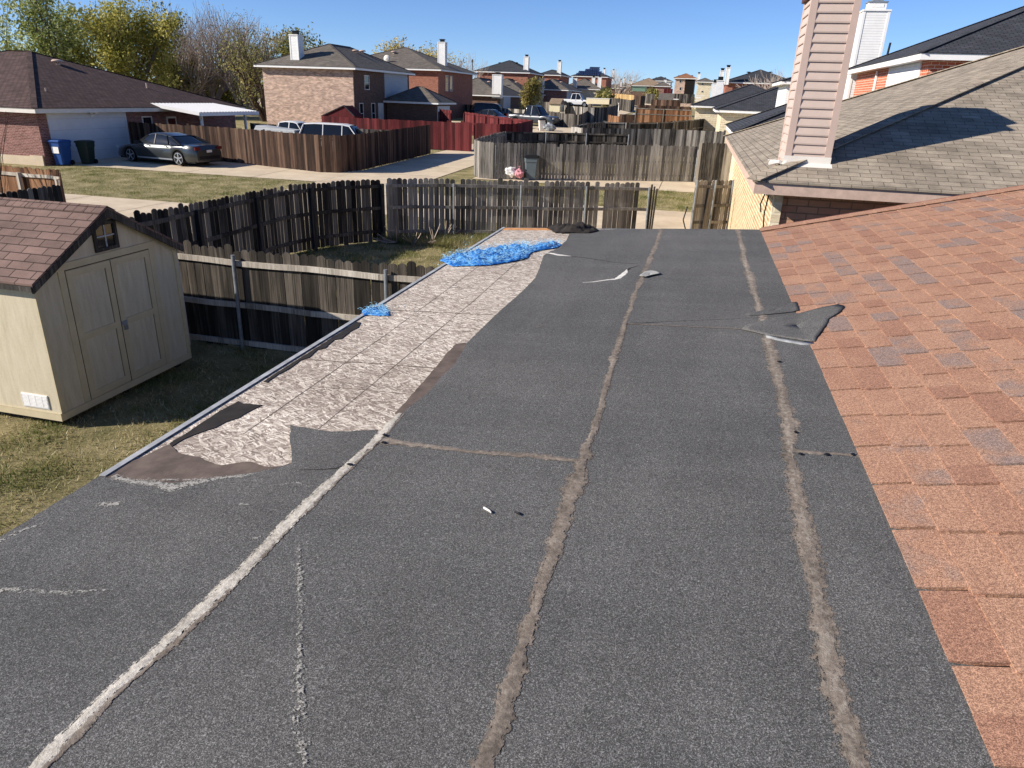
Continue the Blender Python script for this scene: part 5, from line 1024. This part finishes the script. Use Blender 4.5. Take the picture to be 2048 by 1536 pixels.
def bag(label, loc, sx, sy, sz_, mat, seed):
    t = thing('rubbish_bag', label, 'rubbish bag', loc); m = M(); rows = []; r = random.Random(seed)
    for j in range(13):
        ph = math.pi*j/12; rows.append([])
        for i in range(20):
            th = 2*math.pi*i/20; d = Vector((math.sin(ph)*math.cos(th), math.sin(ph)*math.sin(th), math.cos(ph))); k = 1+.35*mnoise.noise(d*2.2+Vector((seed, 0, 0)))+.18*mnoise.noise(d*6+Vector((seed, 3, 0)))
            if j < 2: k *= 1.15
            rows[-1].append((d.x*sx*k, d.y*sy*k, max(.0, sz_+d.z*sz_*k)))
    m.grid(rows, .5, True); m.build('bag', mat, t, False, local=True); m = M(); m.lathe((0, 0, sz_*2.05), [(.04, 0), (.02, .04), (.06, .12)], 'z', 8); m.build('knot', mat, t, local=True)
bag('white rubbish bag slumped left of the gray wheelie bin', (-8.85, 34.9, terr(0, 35)+.1), .36, .28, .27, MT['w_white'], 2)
bag('pink and white rubbish bag leaning on the gray wheelie bin', (-8.35, 34.75, terr(0, 35)+.1), .2, .2, .22, plain('pink_bag', C3('#c98a90'), .5, 0, .3, 6), 7)
bin_('pale gray bin lying by the alley verge next to the slate gray pickup', (-15.35, 72.5, terr(0, 72)), 20, MT['w_trim'], MT['black'], .6, .7, 1.0)
bag('silver rubbish bag lying right of the pale gray alley bin', (-14.5, 72.4, terr(0, 72)), .6, .4, .36, MT['metal'], 12)
# ------------------------------------------------------------------ trees
MT['bark'] = plain('gray_bark', C3('#6a6056'), .95, 0, .3, 3); MT['bark_d'] = plain('dark_bark', C3('#4a4038'), .95, 0, .3, 3); MT['twig'] = plain('bare_twigs', C3('#a3968a'), .95, 0, .2, 2)
MT['leaf_y'] = m_leaf('yellow_green_leaves', C3('#72712f'), C3('#a39c48'), C3('#cbc374')); MT['leaf_g'] = m_leaf('pale_green_leaves', C3('#6a7638'), C3('#a4ab62'), C3('#d0d29c'))
MT['leaf_d'] = m_leaf('olive_leaves', C3('#55592f'), C3('#868449'), C3('#b0a569')); MT['leaf_m'] = m_leaf('muted_yellow_leaves', C3('#5f5a30'), C3('#94884a'), C3('#c0b274')); MT['leaf_gold'] = m_leaf('golden_leaves', C3('#8a7a30'), C3('#c4b05a'), C3('#e6d68c'))
RMIN = [.011]
def branches(m, tips, p, d, L, r, depth, rg, spread=.5, up=.15, nseg=3):
    if depth == 0 or r < RMIN[0]*1.05: tips.append(p); return
    q = p
    for k in range(nseg):
        d = (d+Vector((rg.uniform(-1, 1), rg.uniform(-1, 1), rg.uniform(-.6, 1)))*.13+Vector((0, 0, up*.15))).normalized(); n = q+d*(L/nseg); r2 = max(RMIN[0], r*(.86 if depth > 1 else .7)); m.tube(q, n, r, r2, 6 if r > .06 else 3, .5, False); q = n; r = r2
        if depth > 1 and k < nseg-1 and rg.random() < .9:
            a = d.orthogonal().normalized(); a.rotate(Matrix.Rotation(rg.uniform(0, 6.28), 3, d)); branches(m, tips, q, (d+a*spread*rg.uniform(.9, 1.5)).normalized(), L*rg.uniform(.5, .75), r*.5, depth-1, rg, spread, up, nseg)
    for k in range(rg.choice((2, 3))):
        a = d.orthogonal().normalized(); a.rotate(Matrix.Rotation(rg.uniform(0, 6.28), 3, d)); branches(m, tips, q, (d+a*spread*rg.uniform(.5, 1.1)).normalized(), L*rg.uniform(.65, .88), r*.72, depth-1, rg, spread, up, nseg)
def tree(label, base, hgt, stems=1, lean=(0, 0), depth=5, L=None, r=.22, spread=.5, up=.3, seed=0, leaf=None, nleaf=0, lsize=.22, jit=.8, bark='bark', name='tree', stemspread=.25, top=(0, 1), group=None, twigmat=None):
    rg = random.Random(seed); t = thing(name, label, 'tree', base, 0, group); m = M(); tips = []; L = L or hgt*.27; b = Vector(base)
    RMIN[0] = .011 if r > .05 else .003
    for s in range(stems):
        a = 2*math.pi*s/max(1, stems)+rg.uniform(-.4, .4); dd = Vector((lean[0]+math.cos(a)*stemspread*(stems > 1), lean[1]+math.sin(a)*stemspread*(stems > 1), 1)).normalized()
        branches(m, tips, b+Vector((math.cos(a)*.1, math.sin(a)*.1, -.1)), dd, L, r, depth, rg, spread, up)
    zmax = max(p.z for p in tips); k = hgt/(zmax-b.z); m.v = [(b.x+(x-b.x)*k, b.y+(y-b.y)*k, b.z+(z-b.z)*k) for x, y, z in m.v]; tips = [b+(p-b)*k for p in tips]
    m.build('trunk', MT[bark], t)
    if leaf:
        R = np.random.default_rng(seed); T = np.array([tuple(p) for p in tips]); T = T[R.integers(0, len(T), nleaf)]; c = T+R.normal(0, jit*.5, (nleaf, 3)); c[:, 2] = np.maximum(c[:, 2], b.z+.5)
        a = R.normal(size=(nleaf, 3)); a /= np.linalg.norm(a, axis=1)[:, None]; q = R.normal(size=(nleaf, 3)); q -= a*(np.sum(a*q, 1))[:, None]; q /= np.linalg.norm(q, axis=1)[:, None]; s = lsize*R.uniform(.5, 1.2, (nleaf, 1))
        v = np.stack([c-a*s, c+q*s*.45, c+a*s, c-q*s*.45], 1).reshape(-1, 3)-np.array(base); f = np.arange(nleaf*4).reshape(-1, 4)
        tn = np.clip(.5+.28*np.array([mnoise.noise(Vector(x)*.45) for x in c])*1.6+R.normal(0, .2, nleaf), 0, 1)
        raw('crown', v.tolist(), f.tolist(), MT[leaf], t, False, tn)
    return t
def tb(px, py, y): p = VY(px, py, y); return (p[0], p[1], terr(p[0], p[1]))
def th(px, pytop, y): return VY(px, pytop, y)[2]-terr(0, y)
tree('airy pale green tree at the far left behind the low brick house', tb(88, 120, 62), th(80, -40, 62), 3, (-.05, 0), 5, None, .2, .55, .3, 3, 'leaf_g', 8000, .2, 1.0, stemspread=.35)
tree('pale green feathery tree between the airy tree and the dense yellow tree', tb(165, 120, 74), th(165, 10, 74), 3, (0, 0), 5, None, .18, .6, .2, 4, 'leaf_g', 7000, .2, 1.0, stemspread=.4)
tree('dense yellow green tree behind the umber roof', tb(262, 160, 66), th(255, -2, 66), 4, (0, 0), 5, None, .2, .45, .2, 5, 'leaf_y', 15000, .19, .9, stemspread=.22)
tree('olive leafed tree low behind the dense yellow green tree', tb(330, 170, 74), th(330, 95, 74), 4, (0, 0), 4, None, .2, .5, .1, 6, 'leaf_d', 5000, .2, 1.0, stemspread=.3)
tree('large bare gray tree with fine upright branches', tb(418, 200, 80), th(400, 2, 80), 12, (0, 0), 6, None, .2, .55, .3, 7, None, 0, bark='twig', stemspread=.75)
tree('bare gray tree rising right behind the dense yellow green tree', tb(372, 190, 76), th(365, 12, 76), 10, (0, 0), 6, None, .18, .55, .3, 32, None, 0, bark='twig', stemspread=.6)
tree('wide bare gray tree between the large bare tree and the olive leafed one', tb(462, 200, 86), th(455, 8, 86), 12, (0, 0), 6, None, .2, .55, .3, 31, None, 0, bark='twig', stemspread=.7)
tree('bare tree with sparse olive leaves left of the buff house', tb(490, 200, 78), th(485, 22, 78), 8, (0, 0), 6, None, .19, .55, .25, 8, 'leaf_d', 2200, .13, 1.0, bark='twig', stemspread=.5)
p = G(531, 243); tree('dark multi stemmed tree touching the corner of the buff house', p, th(520, 55, 66), 4, (-.28, -.05), 6, None, .2, .5, .2, 9, 'leaf_d', 2500, .14, .8, bark='bark_d', stemspread=.32)
tree('low olive and yellow tree behind the patio cover', tb(430, 190, 84), th(420, 130, 84), 4, (0, 0), 4, None, .15, .7, .1, 10, 'leaf_y', 7000, .22, 1.3, stemspread=.6)
tree('small green tree top left of the white chimney of the buff house', tb(572, 110, 110), th(572, 64, 110), 3, (0, 0), 4, None, .2, .6, .2, 11, 'leaf_d', 5000, .3, 1.2, stemspread=.4)
tree('golden tree top rising behind the roof of the red brick house', tb(805, 110, 130), th(800, 80, 130), 4, (0, 0), 5, None, .2, .6, .2, 12, 'leaf_gold', 6000, .25, 1.1, stemspread=.5)
tree('yellowish tree top between the red brick house ridge and its chimney', tb(870, 110, 132), th(870, 92, 132), 4, (0, 0), 5, None, .2, .6, .2, 13, 'leaf_gold', 3500, .22, 1.1, stemspread=.5, bark='twig')
tree('bare tree behind the chimney of the red brick house', tb(928, 120, 125), th(925, 100, 125), 6, (.1, 0), 6, None, .15, .55, .2, 14, bark='twig', stemspread=.6)
tree('small bushy yellow green tree in front of the low gray houses', tb(1063, 222, 98), th(1065, 163, 98), 4, (0, 0), 4, None, .12, .35, .5, 15, 'leaf_m', 4500, .17, .6, stemspread=.2)
tree('small bare tree far down the left row of houses', tb(1242, 165, 225), th(1238, 134, 225), 6, (0, 0), 5, None, .16, .55, .2, 16, bark='twig', stemspread=.6)
for k, px in enumerate((1545, 1568, 1590)): tree(('brown bare tree behind the charcoal roof, left one of the pair', 'brown bare tree behind the charcoal roof, right one by the white wall', 'brown bare tree mostly behind the tan chimney')[k], tb(px, 160, 92), th(px, 134+k*2, 92), 6, (0, 0), 6, None, .15, .6, .1, 17+k, bark='twig', stemspread=.7)
tree('dark evergreen bush at the foot of the far tan roofed house', tb(1304, 190, 200), 3.2, 4, (0, 0), 3, None, .1, .6, .1, 21, 'leaf_d', 1500, .35, .8, name='bush'); tree('dark shrub below the low house in front of the solar panels', tb(1210, 185, 150), 3.2, 4, (0, 0), 3, None, .1, .6, .1, 22, 'leaf_d', 1500, .35, .8, name='bush')
# bare saplings by the left fence and dead brush at the back fence
tree('bare reddish saplings in front of the sunlit fence at the left edge', (-18.3, 15.2, 0), 3.6, 7, (0, 0), 4, None, .02, .18, .5, 23, bark='bark_d', name='shrub', stemspread=.14)
t = tree('tangle of dead brush at the foot of the back fence', (-7.6, 19.35, 0), .62, 16, (0, 0), 4, None, .012, .8, 0, 24, bark='twig', name='shrub', stemspread=1.1)
fence('dark fence corner at the left edge below the brick garage house', [(-14.1, 10.8), (-14.4, 13.9)], 1.75, 'f_grayd', gap=.004, side=-1, seed=50, posts=1.6, railmat='rail')  # shade of the outer side is put into the dark wood colour
fence('brown fence with sunlit rails at the left edge in front of the garage house', [(-14.45, 13.95), (-16.6, 16.1), (-22.5, 16.6)], 1.75, 'f_orange', gap=.004, side=-1, seed=51, posts=2.0, railmat='rail', postmat='rail', top='dog') 
# ------------------------------------------------------------------ grass
def blades(name, n, region, seed, hmin, hmax, mat):
    R = np.random.default_rng(seed); x = R.uniform(region[0], region[1], n); y = R.uniform(region[2], region[3], n)
    cl = np.array([mnoise.noise(Vector((a*1.3, b*1.3, seed))) for a, b in zip(x, y)]); keep = R.uniform(size=n) < np.clip(.55+cl*1.2, .08, 1); x, y, cl = x[keep], y[keep], cl[keep]; n = len(x)
    a = R.uniform(0, 2*np.pi, n); h = R.uniform(hmin, hmax, n)*(1+.5*cl); w = R.uniform(.004, .008, n); le = R.normal(0, .6, (n, 2))*h[:, None]; z = np.array([terr(p, q) for p, q in zip(x, y)])
    v = np.stack([np.stack([x-np.cos(a)*w, y-np.sin(a)*w, z], 1), np.stack([x+np.cos(a)*w, y+np.sin(a)*w, z], 1), np.stack([x+le[:, 0], y+le[:, 1], z+h], 1)], 1).reshape(-1, 3)
    f = np.arange(n*3).reshape(-1, 3); tn = np.clip(.5-.7*cl+R.normal(0, .25, n), 0, 1); o = raw(name, v.tolist(), f.tolist(), mat, None, False, tn); o['kind'] = 'stuff'; return o
MT['blade'] = m_leaf('dry_grass_blades', C3('#657038'), C3('#a09866'), C3('#d6c8a0'))
blades('grass', 80000, (-10, -2.3, 1.5, 8.95), 1, .03, .07, MT['blade']); blades('grass', 60000, (-9.8, -2.3, 9.1, 19.5), 2, .03, .09, MT['blade']); blades('grass', 30000, (-8.6, -3, 18.6, 20.6), 3, .08, .3, MT['blade'])
blades('grass', 50000, (-30, -17, 22.5, 29.9), 4, .03, .08, MT['blade']); blades('grass', 30000, (-9, 1.2, 28.5, 34.1), 5, .05, .14, MT['blade'])
